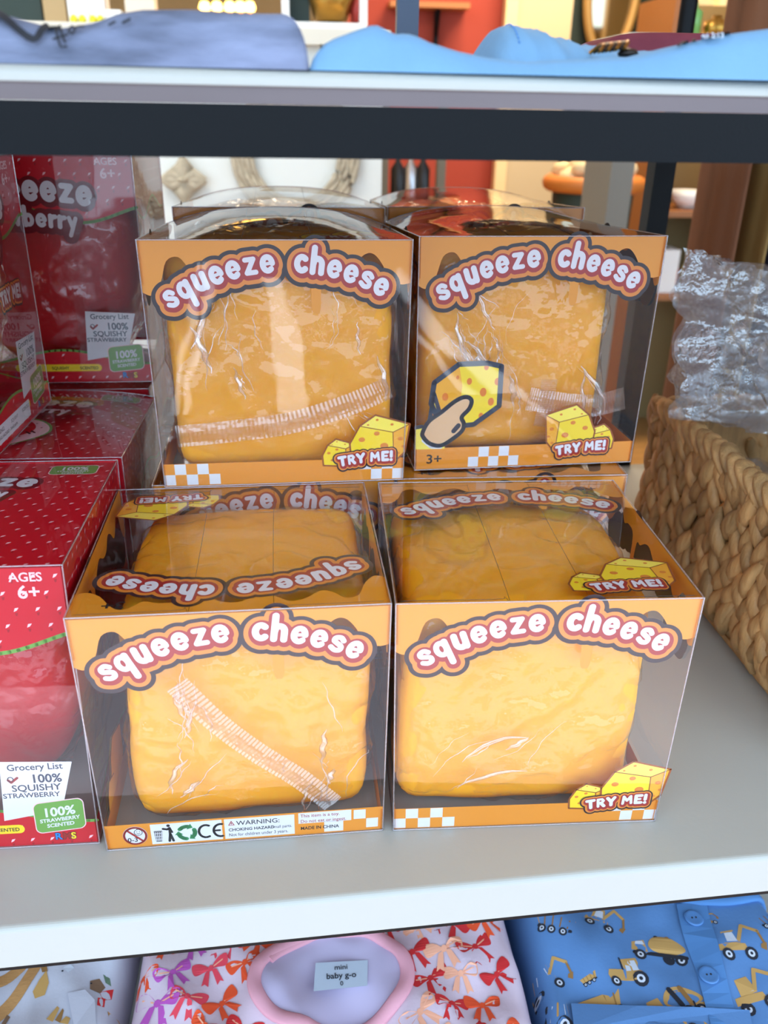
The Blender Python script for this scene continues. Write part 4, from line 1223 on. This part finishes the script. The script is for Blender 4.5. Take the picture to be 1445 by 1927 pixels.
# bow print garment, middle
x0 = gx(240, 1860)[0]; x1 = gx(992, 1840)[0]
gp, FP = zone('folded_garment', x0, x1 + .002, -.13, .12, G_pnk, 4.0, .011)
tag(gp, 'pale pink folded garment with red bow print and pink round neckline, lower shelf middle', 'folded clothes', 'folded clothes on the lower shelf')
f = Flat(); rb2 = random.Random(5); k = 0
cx, cy = gx(624, 1842)
for j in range(8):
    for i in range(11):
        x = x0 + .008 + i * .0255 + (.012 if j % 2 else 0) + rb2.uniform(-.003, .003); y = -.125 + j * .0235 + rb2.uniform(-.003, .003)
        if x > x1 - .008 or ((x - cx) / .064) ** 2 + ((y - cy) / .048) ** 2 < 1: continue
        k += 1
        bow(f, x, y, rb2.uniform(.0120, .0165), rb2.uniform(-.7, .7), [0, 1, 2, 3, 1, 0, 4][k % 7], (k % 3) * 2)
f.emit('bow_print', FP, [D_red, D_or, D_mag, D_cor, D_pch, D_pch], gp, step=.00015)
rx, ry = .0575, .0400
b = MB(); b.grid(lambda u, v: FP(cx + rx * v * math.cos(2 * math.pi * u), cy + ry * v * math.sin(2 * math.pi * u), -.0010), 48, 10); b.build('lining', P_lil, gp)
b = MB(); pts = [FP(cx + rx * math.cos(a), cy + ry * math.sin(a), -.0022) for a in [2 * math.pi * i / 56 for i in range(56)]]
b.tube(pts, .0056, 8, 0, True, .5, (0, 0, 1)); b.build('neckline', P_pk, gp)
b = MB(); pts = [FP(cx + .002 + rx * .92 * math.cos(a), cy + .006 + ry * .8 * math.sin(a), -.0018) for a in [math.radians(20 + 140 * i / 24) for i in range(25)]]
b.tube(pts, .0048, 8, 0, False, .5, (0, 0, 1)); b.build('neckline', P_pk, gp)
f = Flat(); tx, ty = gx(642, 1840)
f.poly([(tx - .021, ty - .011), (tx + .019, ty - .010), (tx + .021, ty + .011), (tx - .019, ty + .012)], 0, 14)
f.text('mini', tx, ty + .0045, .006, 1, 26, .01, 'c'); f.text('baby g-o', tx, ty - .0025, .0066, 1, 26, .015, 'c'); f.text('0', tx, ty - .0085, .005, 1, 26, .01, 'c')
lz = max(FP(tx + i * .005, ty + j * .004, 0)[2] for i in range(-4, 5) for j in range(-3, 4)) + .0012
f.emit('care_label', lambda x, y, off: (x, y, lz - off), [mat('label_silver', (186, 196, 212), .5), D_blk], gp, step=.00004)
# vehicle print garment, right
x0 = gx(992, 1840)[0] + .006; x1 = gx(1540, 1840)[0]
gb, FBL = zone('folded_garment', x0, x1, -.14, .13, G_bl, 7.0, .009)
tag(gb, 'blue buttoned folded garment with digger and tractor print, lower shelf right', 'folded clothes', 'folded clothes on the lower shelf')
def wheel(f, x, y, r, L=3):
    f.ell(x, y, r, r, 2, L, 12); f.ell(x, y, r * .55, r * .55, 3, L + 1, 10); f.ell(x, y, r * .25, r * .25, 2, L + 2, 8)
def vehicle(f, kind, x, y, s, a):
    g = Flat()
    if kind == 'dump':
        g.poly([(-1, .2), (.9, .35), (.7, -.3), (-.8, -.25)], 0, 0); 
        for i in range(4): g.stroke([(-.6 + i * .4, .22), (-.55 + i * .36, -.25)], .03, 1, 1)
        g.stroke([(-.8, -.3), (.7, -.35)], .08, 2, 1)
        for xx in (-.65, -.2, .35): wheel(g, xx, -.45, .2)
    elif kind == 'tractor':
        g.poly([(-1, -.1), (-.9, .15), (-.2, .2), (-.2, -.35), (-.9, -.35)], 0, 0); g.poly([(-.2, -.35), (-.15, .7), (.6, .75), (.75, -.2), (.5, -.4)], 0, 0)
        g.poly([(-.05, .1), (0, .6), (.5, .62), (.55, .1)], 3, 1); g.stroke([(-.2, .2), (-.2, .75)], .04, 2, 2); g.stroke([(.22, .1), (.22, .62)], .04, 0, 2)
        wheel(g, .5, -.3, .36); wheel(g, -.7, -.4, .24)
    elif kind == 'mixer':
        g.poly([(-1, -.2), (-.95, .15), (-.5, .25), (-.4, -.25)], 0, 0); g.poly([(-.85, .05), (-.8, .18), (-.55, .2), (-.5, .05)], 3, 1)
        g.poly(spline([(-.35, .1), (-.1, .45), (.4, .5), (.9, .2), (1.0, -.05), (.5, -.2), (-.2, -.15)], 3, True), 0, 1)
        for i in range(2): g.stroke([(0 + i * .4, .45), (.2 + i * .35, -.15)], .09, 2 if i == 0 else 1, 2)
        g.stroke([(-.9, -.3), (1.0, -.3)], .08, 2, 0)
        for xx in (-.7, .35, .8): wheel(g, xx, -.4, .22)
    else:
        g.poly([(-.9, -.25), (-.85, .0), (-.3, .05), (.2, 0), (.25, -.25)], 0, 0); g.poly([(-.6, 0), (-.55, .55), (-.05, .6), (.05, .05)], 0, 0); g.poly([(-.48, .1), (-.44, .48), (-.12, .5), (-.06, .1)], 3, 1)
        g.stroke([(.0, .15), (.35, .75), (.85, .45)], .07, 0, 2); g.stroke([(.85, .45), (.95, -.05)], .05, 1, 2); g.poly([(.8, -.05), (1.05, .0), (.95, -.3), (.75, -.2)], 1, 2)
        wheel(g, -.6, -.4, .24); wheel(g, .3, -.38, .24)
    c, q = math.cos(a), math.sin(a)
    f.merge(g, lambda p: (x + s * (p[0] * c - p[1] * q), y + s * (p[0] * q + p[1] * c)))
f = Flat()
for kind, px, py, s, a in (('dump', 1046, 1745, .0165, -.35), ('digger', 1136, 1732, .017, -.45), ('mixer', 1238, 1782, .021, -.15), ('digger', 1390, 1784, .0205, .02), ('digger', 1036, 1834, .017, .1), ('tractor', 1182, 1832, .0165, .05),
                           ('mixer', 1270, 1884, .022, .12), ('dump', 1132, 1884, .018, .15), ('tractor', 1040, 1912, .017, -.2), ('tractor', 1330, 1918, .019, .05), ('digger', 1425, 1868, .022, .2), ('dump', 1442, 1738, .012, .4), ('digger', 1335, 1738, .008, .5), ('dump', 1108, 1842, .007, .3)):
    x, y = gx(px, py); vehicle(f, kind, x, y, s, a - .06)
f.emit('vehicle_print', FBL, [D_tan, D_tan2, D_blk, D_gry], gb, step=.00012)
f = Flat(); f.poly(pxs(spline([(1272, 1705), (1284, 1760), (1310, 1830), (1330, 1905), (1338, 1940)], 4) + spline([(1398, 1940), (1380, 1890), (1352, 1800), (1330, 1720), (1328, 1700)], 4)), 0, 9)
f.emit('placket', FBL, [G_bl2], gb, step=.00016)
for px, py in ((1304, 1734), (1332, 1840)):
    x, y = gx(px, py); p = FBL(x, y, -.0018)
    b = MB(); b.lathe([(.0, 0), (.0072, 0), (.0076, .0008), (.0068, .0015), (.0052, .0011), (.0, .0011)], p, 22)
    for dx, dy in ((-.0016, 0), (.0016, 0)): b.lathe([(.0, .0011), (.0008, .0011), (.0008, .0013), (0, .0013)], (p[0] + dx, p[1] + dy, p[2]), 8, 1)
    b.build('button', [mat('button_blue', (84, 132, 190), .4), D_blk], gb)
nx, ny = gx(1340, 1640)
b = MB(); pts = [FBL(nx + .060 * math.cos(a), ny + .034 * math.sin(a), -.002) for a in [math.radians(190 + 160 * i / 30) for i in range(31)]]
b.tube(pts, .0055, 8, 0, False, .5, (0, 0, 1)); b.build('neckline', G_bl2, gb)
f = Flat(); f.poly([(nx + .057 * math.cos(a), ny + .031 * math.sin(a)) for a in [math.radians(185 + 170 * i / 30) for i in range(31)]], 0, 12); f.emit('lining', FBL, [mat('cotton_lavender', (150, 156, 214), .9)], gb, step=.00012)
f = Flat(); f.poly(pxs([(1074, 1890), (1200, 1898), (1300, 1900), (1410, 1902), (1418, 1945), (1080, 1945)]), 0, 16); f.emit('cuff', FBL, [G_bl], gb, step=.0002)

# ------------------------------------------------------------------ the shop behind the shelves
def X(px, py, y): return at_y(px, py, y)
def pbox(b, px0, px1, py0, py1, y, dep, mi=0, z0=None, z1=None):
    """a block whose front face, at depth y, covers the given photo rectangle"""
    a, c = at_y(px0, (py0 + py1) / 2, y), at_y(px1, (py0 + py1) / 2, y)
    zt = at_y((px0 + px1) / 2, py0, y)[2] if z1 is None else z1
    zb = at_y((px0 + px1) / 2, py1, y)[2] if z0 is None else z0
    b.box((a[0], y, zb), (c[0], y + dep, zt), mi)
W_div = mat('divider_white', (232, 234, 226), .6); W_led = mat('ledge_cream', (228, 222, 204), .5)
xe = X(718, 340, 1.5)[0]; zt = X(350, 50, 1.5)[2]
b = MB(); b.box((-1.4, 1.5, -.75), (xe, 1.9, zt - .028)); struct('wall_counter', b, W_div)
b = MB(); b.box((-1.4, 1.46, zt - .028), (xe + .01, 1.92, zt)); struct('trim_1', b, W_led)
LT = zt + .0006
def goods(name, px0, px1, py0, y, dep, m, label, cat, base=LT, group=None):
    b = MB(); a, c = X(px0, 20, y)[0], X(px1, 20, y)[0]; z1 = X((px0 + px1) / 2, py0, y)[2]
    b.box((a, y, base), (c, y + dep, max(z1, base + .02))); o = b.build(name, m); return tag(o, label, cat, group)
M_gw = mat('carton_white', (238, 238, 236), .5); M_gc = mat('carton_cream', (226, 212, 192), .5); M_dg = mat('dark_green', (34, 52, 46), .6); M_tanp = mat('tan_pouch', (176, 150, 108), .7)
goods('green_board', -60, 78, -60, 1.62, .04, M_dg, 'dark green panel at the left end of the counter behind the shelf', 'board')
goods('paper_pouch', 82, 124, -40, 1.6, .05, M_tanp, 'tan paper pouch on the counter, between the green panel and white cartons', 'pouch')
o1 = goods('carton', 128, 166, -50, 1.58, .06, M_gw, 'left one of the two tall white cartons on the counter', 'carton', group='cartons on the counter')
o2 = goods('carton', 168, 197, -50, 1.58, .06, M_gw, 'right one of the two tall white cartons on the counter', 'carton', group='cartons on the counter')
for o_, xs_ in ((o1, (138, 154)), (o2, (174, 188))):
    for px in xs_:
        b = MB(); c = X(px, 26, 1.578); b.lathe([(.0, -.009), (.006, -.006), (.008, 0), (.006, .006), (0, .010)], (c[0], 1.576, LT + .012), 10); b.build('yellow_mark', mat('lemon_yellow', (222, 214, 40), .5), o_)
goods('carton', 199, 226, 18, 1.55, .05, M_gw, 'low white carton lying beside the two tall ones on the counter', 'carton', group='cartons on the counter')
goods('carton', 236, 291, -50, 1.58, .05, M_gc, 'cream carton with a faded picture, on the counter', 'carton', group='cartons on the counter')
M_gold = mat('lamp_glow', (255, 196, 96), .4, emit=5.0); M_brass = mat('brass', (184, 138, 62), .3, metal=.9)
for i, px in enumerate((385, 408, 432, 452, 470)):
    c = X(px, 14, 1.66); r_ = tag(empty('votive_lamp', (c[0], 1.66, LT)), ['first', 'second', 'third', 'fourth', 'fifth'][i] + ' glowing gold lamp from the left on the counter', 'lamp', 'glowing lamps on the counter')
    b = MB(); b.lathe([(.0, 0), (.016, 0), (.013, .004), (.005, .008), (.005, c[2] - LT - .012), (0, c[2] - LT - .012)], (0, 0, 0), 12); b.build('stand', M_brass, r_)
    b = MB(); b.lathe([(.0, -.013), (.009, -.010), (.013, 0), (.009, .010), (0, .013)], (0, 0, c[2] - LT), 12); b.build('globe', M_gold, r_)
fr = tag(empty('ornament_stand', (X(610, 20, 1.6)[0], 1.6, LT)), 'white open frame with gold and red ornaments at the right end of the counter', 'frame')
fx0, fx1 = X(530, 20, 1.6)[0] - fr.location.x, X(690, 20, 1.6)[0] - fr.location.x
b = MB(); b.box((fx0, -.02, 0), (fx1, .06, .02)); b.box((fx0, -.02, .02), (fx0 + .016, .06, .25)); b.box((fx1 - .016, -.02, .02), (fx1, .06, .25)); b.box((fx0, -.02, .25), (fx1, .06, .266)); b.build('frame', M_gw, fr)
b = MB(); b.lathe([(0, 0), (.035, .005), (.05, .05), (.03, .1), (0, .11)], (.015, .02, .02), 16); b.build('gold_ornament', M_brass, fr)
b = MB(); b.lathe([(0, 0), (.014, .005), (.017, .03), (.01, .05), (0, .05)], (.072, .02, .02), 12); b.build('red_ornament', mat('ornament_red', (170, 50, 40), .5), fr)
b = MB(); b.box((-.075, .03, .02), (-.03, .055, .2)); b.build('green_ornament', M_dg, fr)
# macrame on the counter front
M_mac = mat('macrame_cord', (190, 176, 150), .9, bump=.4, bscale=300, var=.15, vscale=80)
c = X(346, 338, 1.49); b = MB()
for k in range(4):
    a = math.pi / 2 * k; dx, dz = math.cos(a), math.sin(a)
    for q in (-.5, 0, .5):
        b.tube([(c[0], 1.484, c[2]), (c[0] + .026 * math.cos(a + q), 1.480, c[2] + .026 * math.sin(a + q)), (c[0] + .046 * dx, 1.484, c[2] + .046 * dz)], [.010, .012, .006], 8)
b.lathe([(0, 0), (.012, .002), (.012, .008), (0, .010)], (c[0], 1.474, c[2] - .004), 10)
tag(b.build('wall_ornament', M_mac), 'four-petalled macrame flower hanging on the white counter front', 'wall ornament')
c = X(556, 290, 1.49); rr = X(556, 290, 1.49)[0] - X(455, 290, 1.49)[0]; b = MB()
for k in range(5):
    r_ = rr + (k - 2) * .0095
    b.tube([(c[0] + r_ * math.cos(t), 1.486 + .003 * math.sin(t * 14 + k * 2), c[2] + r_ * math.sin(t)) for t in [2 * math.pi * i / 60 for i in range(60)]], .0062, 6, closed=True)
tag(b.build('macrame_wreath', M_mac), 'round braided macrame ring hanging on the white counter front', 'wall ornament')
# post above the upper shelf
a_, c_ = SMI @ Vector(X(747, 40, .45)), SMI @ Vector(X(788, 40, .45))
b = MB(); b.box((a_.x, a_.y, .4216), (c_.x, a_.y + .012, 1.1)); b.build('upright', mat('post_black_lit_blue', (44, 58, 82), .4), unit)  # black post; the blue light on it is put into the colour
# red wall, trims, mirror
M_redw = mat('red_wall_paint', (164, 62, 44), .8, var=.04, vscale=3)
xa, xb = X(640, 200, 3.0)[0], X(948, 200, 3.0)[0]
b = MB(); b.box((xa, 3.0, -.75), (xb, 3.1, 1.7)); struct('wall_red', b, M_redw)
M_cr = mat('cream_trim', (244, 216, 160), .6); M_be = mat('beige_panel', (206, 186, 148), .7); M_grp = mat('grey_panel', (120, 116, 106), .6)
for k, (p0, p1, y, m) in enumerate(((940, 962, 2.94, M_cr), (962, 1060, 2.96, M_be), (1060, 1236, 3.3, M_dg), (1236, 1322, 2.9, M_be), (1322, 1334, 2.86, M_cr), (1334, 1470, 2.9, M_be))):
    b = MB(); b.box((X(p0, 200, y)[0], y, -.75), (X(p1, 200, y)[0], y + .05, 1.7)); struct('trim_%d' % (k + 2), b, m)
c = X(1150, 10, 3.26); root = tag(empty('oval_mirror', (c[0], 3.26, c[2] + .06)), 'oval mirror in a gold frame on the dark green panel', 'mirror')
b = MB(); b.tube([(.098 * math.cos(t), 0, .24 * math.sin(t)) for t in [2 * math.pi * i / 48 for i in range(48)]], .018, 8, closed=True); b.build('frame', mat('gilt_frame', (196, 156, 92), .4, metal=.4), root)
b = MB(); b.add([(.098 * math.cos(t), .008, .24 * math.sin(t)) for t in [2 * math.pi * i / 48 for i in range(48)]], [tuple(range(48))]); b.build('glass', mat('mirror_glass', (190, 176, 150), .08, metal=1), root)
ws = tag(empty('wall_shelf', (X(810, 8, 2.9)[0], 2.9, X(810, 14, 2.9)[2])), 'small wooden shelf on a bracket on the red wall', 'shelf')
b = MB(); b.box((-.14, 0, 0), (.14, .0995, .018)); b.build('board', mat('oak', (186, 120, 66), .5), ws)
b = MB(); b.box((.028, .06, -.15), (.04, .0995, 0)); b.tube([(.034, .02, -.004), (.034, .09, -.13)], .006, 6); b.build('bracket', M_black, ws)
# grey stand with bottles
gs = tag(empty('display_stand', (X(775, 340, 2.2)[0], 2.2, -.75)), 'grey stand holding dark and silver bottles, in front of the red wall', 'stand')
zs = X(775, 376, 2.2)[2] + .75; w_ = .085
b = MB(); b.box((-w_ - .02, -.06, zs - .03), (w_ + .03, .1, zs)); b.build('tray', mat('stand_grey', (124, 120, 106), .6), gs)
for sx in (-w_, w_):
    b = MB(); b.box((sx - .012, -.02, 0), (sx + .012, .02, zs + .35)); b.build('post', MATS['stand_grey'], gs)
M_sil = mat('bottle_silver', (196, 198, 206), .25, metal=.9); M_bkb = mat('bottle_dark', (30, 32, 38), .3)
for k, (px, m, nm) in enumerate(((748, M_bkb, 'dark'), (772, M_sil, 'silver'), (795, M_bkb, 'dark'))):
    c = X(px, 340, 2.2)
    b = MB(); b.lathe([(0, 0), (.020, 0), (.021, .004), (.021, .085), (.008, .105), (.008, .125), (0, .126)], (0, 0, 0), 16)
    o = b.build('bottle', m, None, (c[0], 2.2, zs - .75 + .0005)); tag(o, ('left dark bottle on the grey stand', 'silver bottle between the dark ones on the grey stand', 'right dark bottle on the grey stand')[k], 'bottle', 'bottles on the grey stand')
# dark pot with a wooden rim
c = X(1117, 345, 2.2); pot = tag(empty('planter', (c[0], 2.2, -.75)), 'dark green tub with an orange wooden rim and cream stuffing', 'tub')
hz = c[2] + .75; R_ = (X(1196, 345, 2.2)[0] - X(1038, 345, 2.2)[0]) / 2
b = MB(); b.lathe([(0, 0), (R_ * .75, 0), (R_ * .93, hz - .02), (R_ * .93, hz), (R_ * .85, hz), (R_ * .7, .03), (0, .03)], (0, 0, 0), 32); b.build('body', M_dg, pot)
b = MB(); b.tube([(R_ * math.cos(t), R_ * math.sin(t), hz) for t in [2 * math.pi * i / 40 for i in range(40)]], .024, 10, closed=True); b.build('rim', mat('rim_wood', (198, 116, 46), .5), pot)
b = MB(); r5 = random.Random(4)
for i in range(46):
    a, q = r5.uniform(0, 6.28), R_ * .78 * math.sqrt(r5.random())
    b.lathe([(0, -.028), (.026, -.016), (.034, 0), (.026, .016), (0, .028)], (q * math.cos(a), q * math.sin(a), hz + .015 + r5.uniform(0, .035)), 8)
o = b.build('stuffing', mat('cream_stuffing', (226, 204, 160), .8), pot); o['kind'] = 'stuff'
# table with bottles, right
tz = X(1310, 70, 1.25)[2]; tb = tag(empty('side_table', (X(1330, 70, 1.25)[0], 1.25, -.75)), 'small cream table behind the light blue garment, bottles on it', 'table')
b = MB(); b.box((-.17, -.06, tz + .75 - .02), (.13, .14, tz + .75)); b.build('tabletop', W_led, tb)
for sx in (-.165, .085):
    b = MB(); b.box((sx, -.04, 0), (sx + .045, .12, tz + .73)); b.build('panel_leg', M_grp, tb)
for px, m, r, h, lb in ((1300, mat('green_glass', (120, 176, 96), .3), .016, .055, 'green bottle on the small table behind the light blue garment'), (1345, M_brass, .022, .035, 'squat brass bottle beside the green one on the small table')):
    c = X(px, 60, 1.25); b = MB(); b.lathe([(0, 0), (r, 0), (r, h * .72), (r * .4, h * .85), (r * .4, h), (0, h)], (0, 0, 0), 16); tag(b.build('bottle', m, None, (c[0], 1.25, tz + .0005)), lb, 'bottle')
# display rack beyond the dark upright
dr = tag(empty('display_rack', (X(1275, 450, 2.6)[0], 2.6, -.75)), 'wooden display rack with goods, seen right of the dark upright', 'rack')
M_oak = mat('rack_oak', (150, 96, 48), .5); xw = .16
zz = [X(1275, py, 2.6)[2] + .75 for py in (392, 545, 412)]
for z_ in (zz[0] + .0, zz[1]):
    b = MB(); b.box((-xw, -.1, z_ - .02), (xw, .2, z_)); b.build('board', M_oak, dr)
b = MB(); b.box((-xw, .2, 0), (xw, .22, 1.5)); b.build('back_panel', mat('rack_back_olive', (128, 108, 66), .7), dr)
for sx in (-xw, xw):
    b = MB(); b.box((sx - .012, -.1, 0), (sx + .012, .22, 1.5)); b.build('side_panel', M_oak, dr)
base1, base2 = zz[0] - .75 + .0006, zz[1] - .75 + .0006
c = X(1300, 360, 2.6); b = MB(); b.lathe([(0, 0), (.03, 0), (.055, .035), (.06, .06), (.054, .06), (.03, .008), (0, .008)], (0, 0, 0), 20); tag(b.build('bowl', M_gw, None, (c[0] - .01, 2.6, base1)), 'white bowl on the upper board of the wooden rack', 'bowl')
for px0, px1, hgt, m, nm, lb in ((1236, 1272, .15, M_gw, 'carton', 'white carton on the lower board of the wooden rack'), (1275, 1283, .10, mat('goods_red', (170, 40, 40), .5), 'bottle', 'narrow red bottle beside the white carton on the rack'), (1288, 1302, .11, mat('goods_ochre', (196, 160, 70), .5), 'tin', 'ochre tin right of the red bottle on the rack')):
    a, c = X(px0, 500, 2.56)[0], X(px1, 500, 2.56)[0]
    b = MB()
    if nm == 'carton': b.box((a, 2.54, base2), (c, 2.64, base2 + hgt))
    else: b.lathe([(0, 0), ((c - a) / 2, 0), ((c - a) / 2, hgt * .75), ((c - a) / 4, hgt * .9), ((c - a) / 4, hgt), (0, hgt)], ((a + c) / 2, 2.58, base2), 14)
    tag(b.build(nm, m), lb, nm if nm != 'carton' else 'carton')
c = X(1302, 430, 2.5); b = MB(); b.tube([(c[0] + .045, 2.57, base1 + .012), (c[0] + .060, 2.565, base1 + .03), (c[0] + .080, 2.57, base1 + .07)], [.014, .018, .012], 10); tag(b.build('ornament', mat('ornament_peach', (232, 190, 130), .5)), 'pale leaning ornament on the upper board of the rack', 'ornament')
# hanging clothes at the right
rail = tag(empty('clothes_rail', (.62, .66, -.75)), 'black clothes rail behind the basket, carrying the hanging garments', 'rail')
rx_ = X(1231, 450, .66)[0] - .62
b = MB(); b.tube([(rx_, 0, 1.72), (.34, 0, 1.72)], .010, 10); b.build('bar', M_black, rail)
for sx in (rx_, .34):
    b = MB(); b.tube([(sx, 0, .01), (sx, 0, 1.72)], .010, 10); b.build('post', M_black, rail)
    b = MB(); b.box((sx - .012, -.2, 0), (sx + .012, .2, .02)); b.build('foot', M_black, rail)
def hanging(name, px0, px1, ydep, rad, m, label, seed, zb):
    xa, xb = X(px0, 450, .66)[0], X(px1, 450, .66)[0]; b = MB(); n, k = 30, 16; vs, fs = [], []
    for j in range(k + 1):
        z = .956 + (zb - .956) * j / k
        sq = .35 + .65 * min(1, j / 4)
        for i in range(n):
            a = 2 * math.pi * i / n
            f_ = 1 + .10 * math.sin(a * 5 + seed + j * .08) * min(1, j / 6)
            vs.append(((xa + xb) / 2 + (xb - xa) / 2 * sq * math.cos(a) * f_, .66 + rad * math.sin(a) * f_, z))
    for j in range(k):
        for i in range(n): fs.append((j * n + i, j * n + (i + 1) % n, (j + 1) * n + (i + 1) % n, (j + 1) * n + i))
    b.add(vs, fs, 0, True); b.add(vs[:n], [tuple(range(n))]); b.add(vs[-n:], [tuple(range(n))[::-1]])
    return tag(b.build(name, m), label, 'clothes', 'clothes on the rail behind the basket')
hanging('hanging_garment', 1312, 1372, 0, .05, mat('brown_cloth', (112, 70, 44), .9, bump=.2, bscale=60), 'brown garment hanging behind the basket, nearest the dark upright', 1, -.05)
hanging('hanging_garment', 1384, 1424, 0, .05, mat('olive_cloth', (150, 122, 70), .9, bump=.2, bscale=60), 'olive garment hanging between the brown and the navy one', 2, -.05)
hanging('hanging_garment', 1440, 1560, 0, .08, mat('navy_cloth', (30, 34, 66), .9, bump=.2, bscale=60), 'navy garment hanging at the right edge behind the clear bags', 3, -.05)
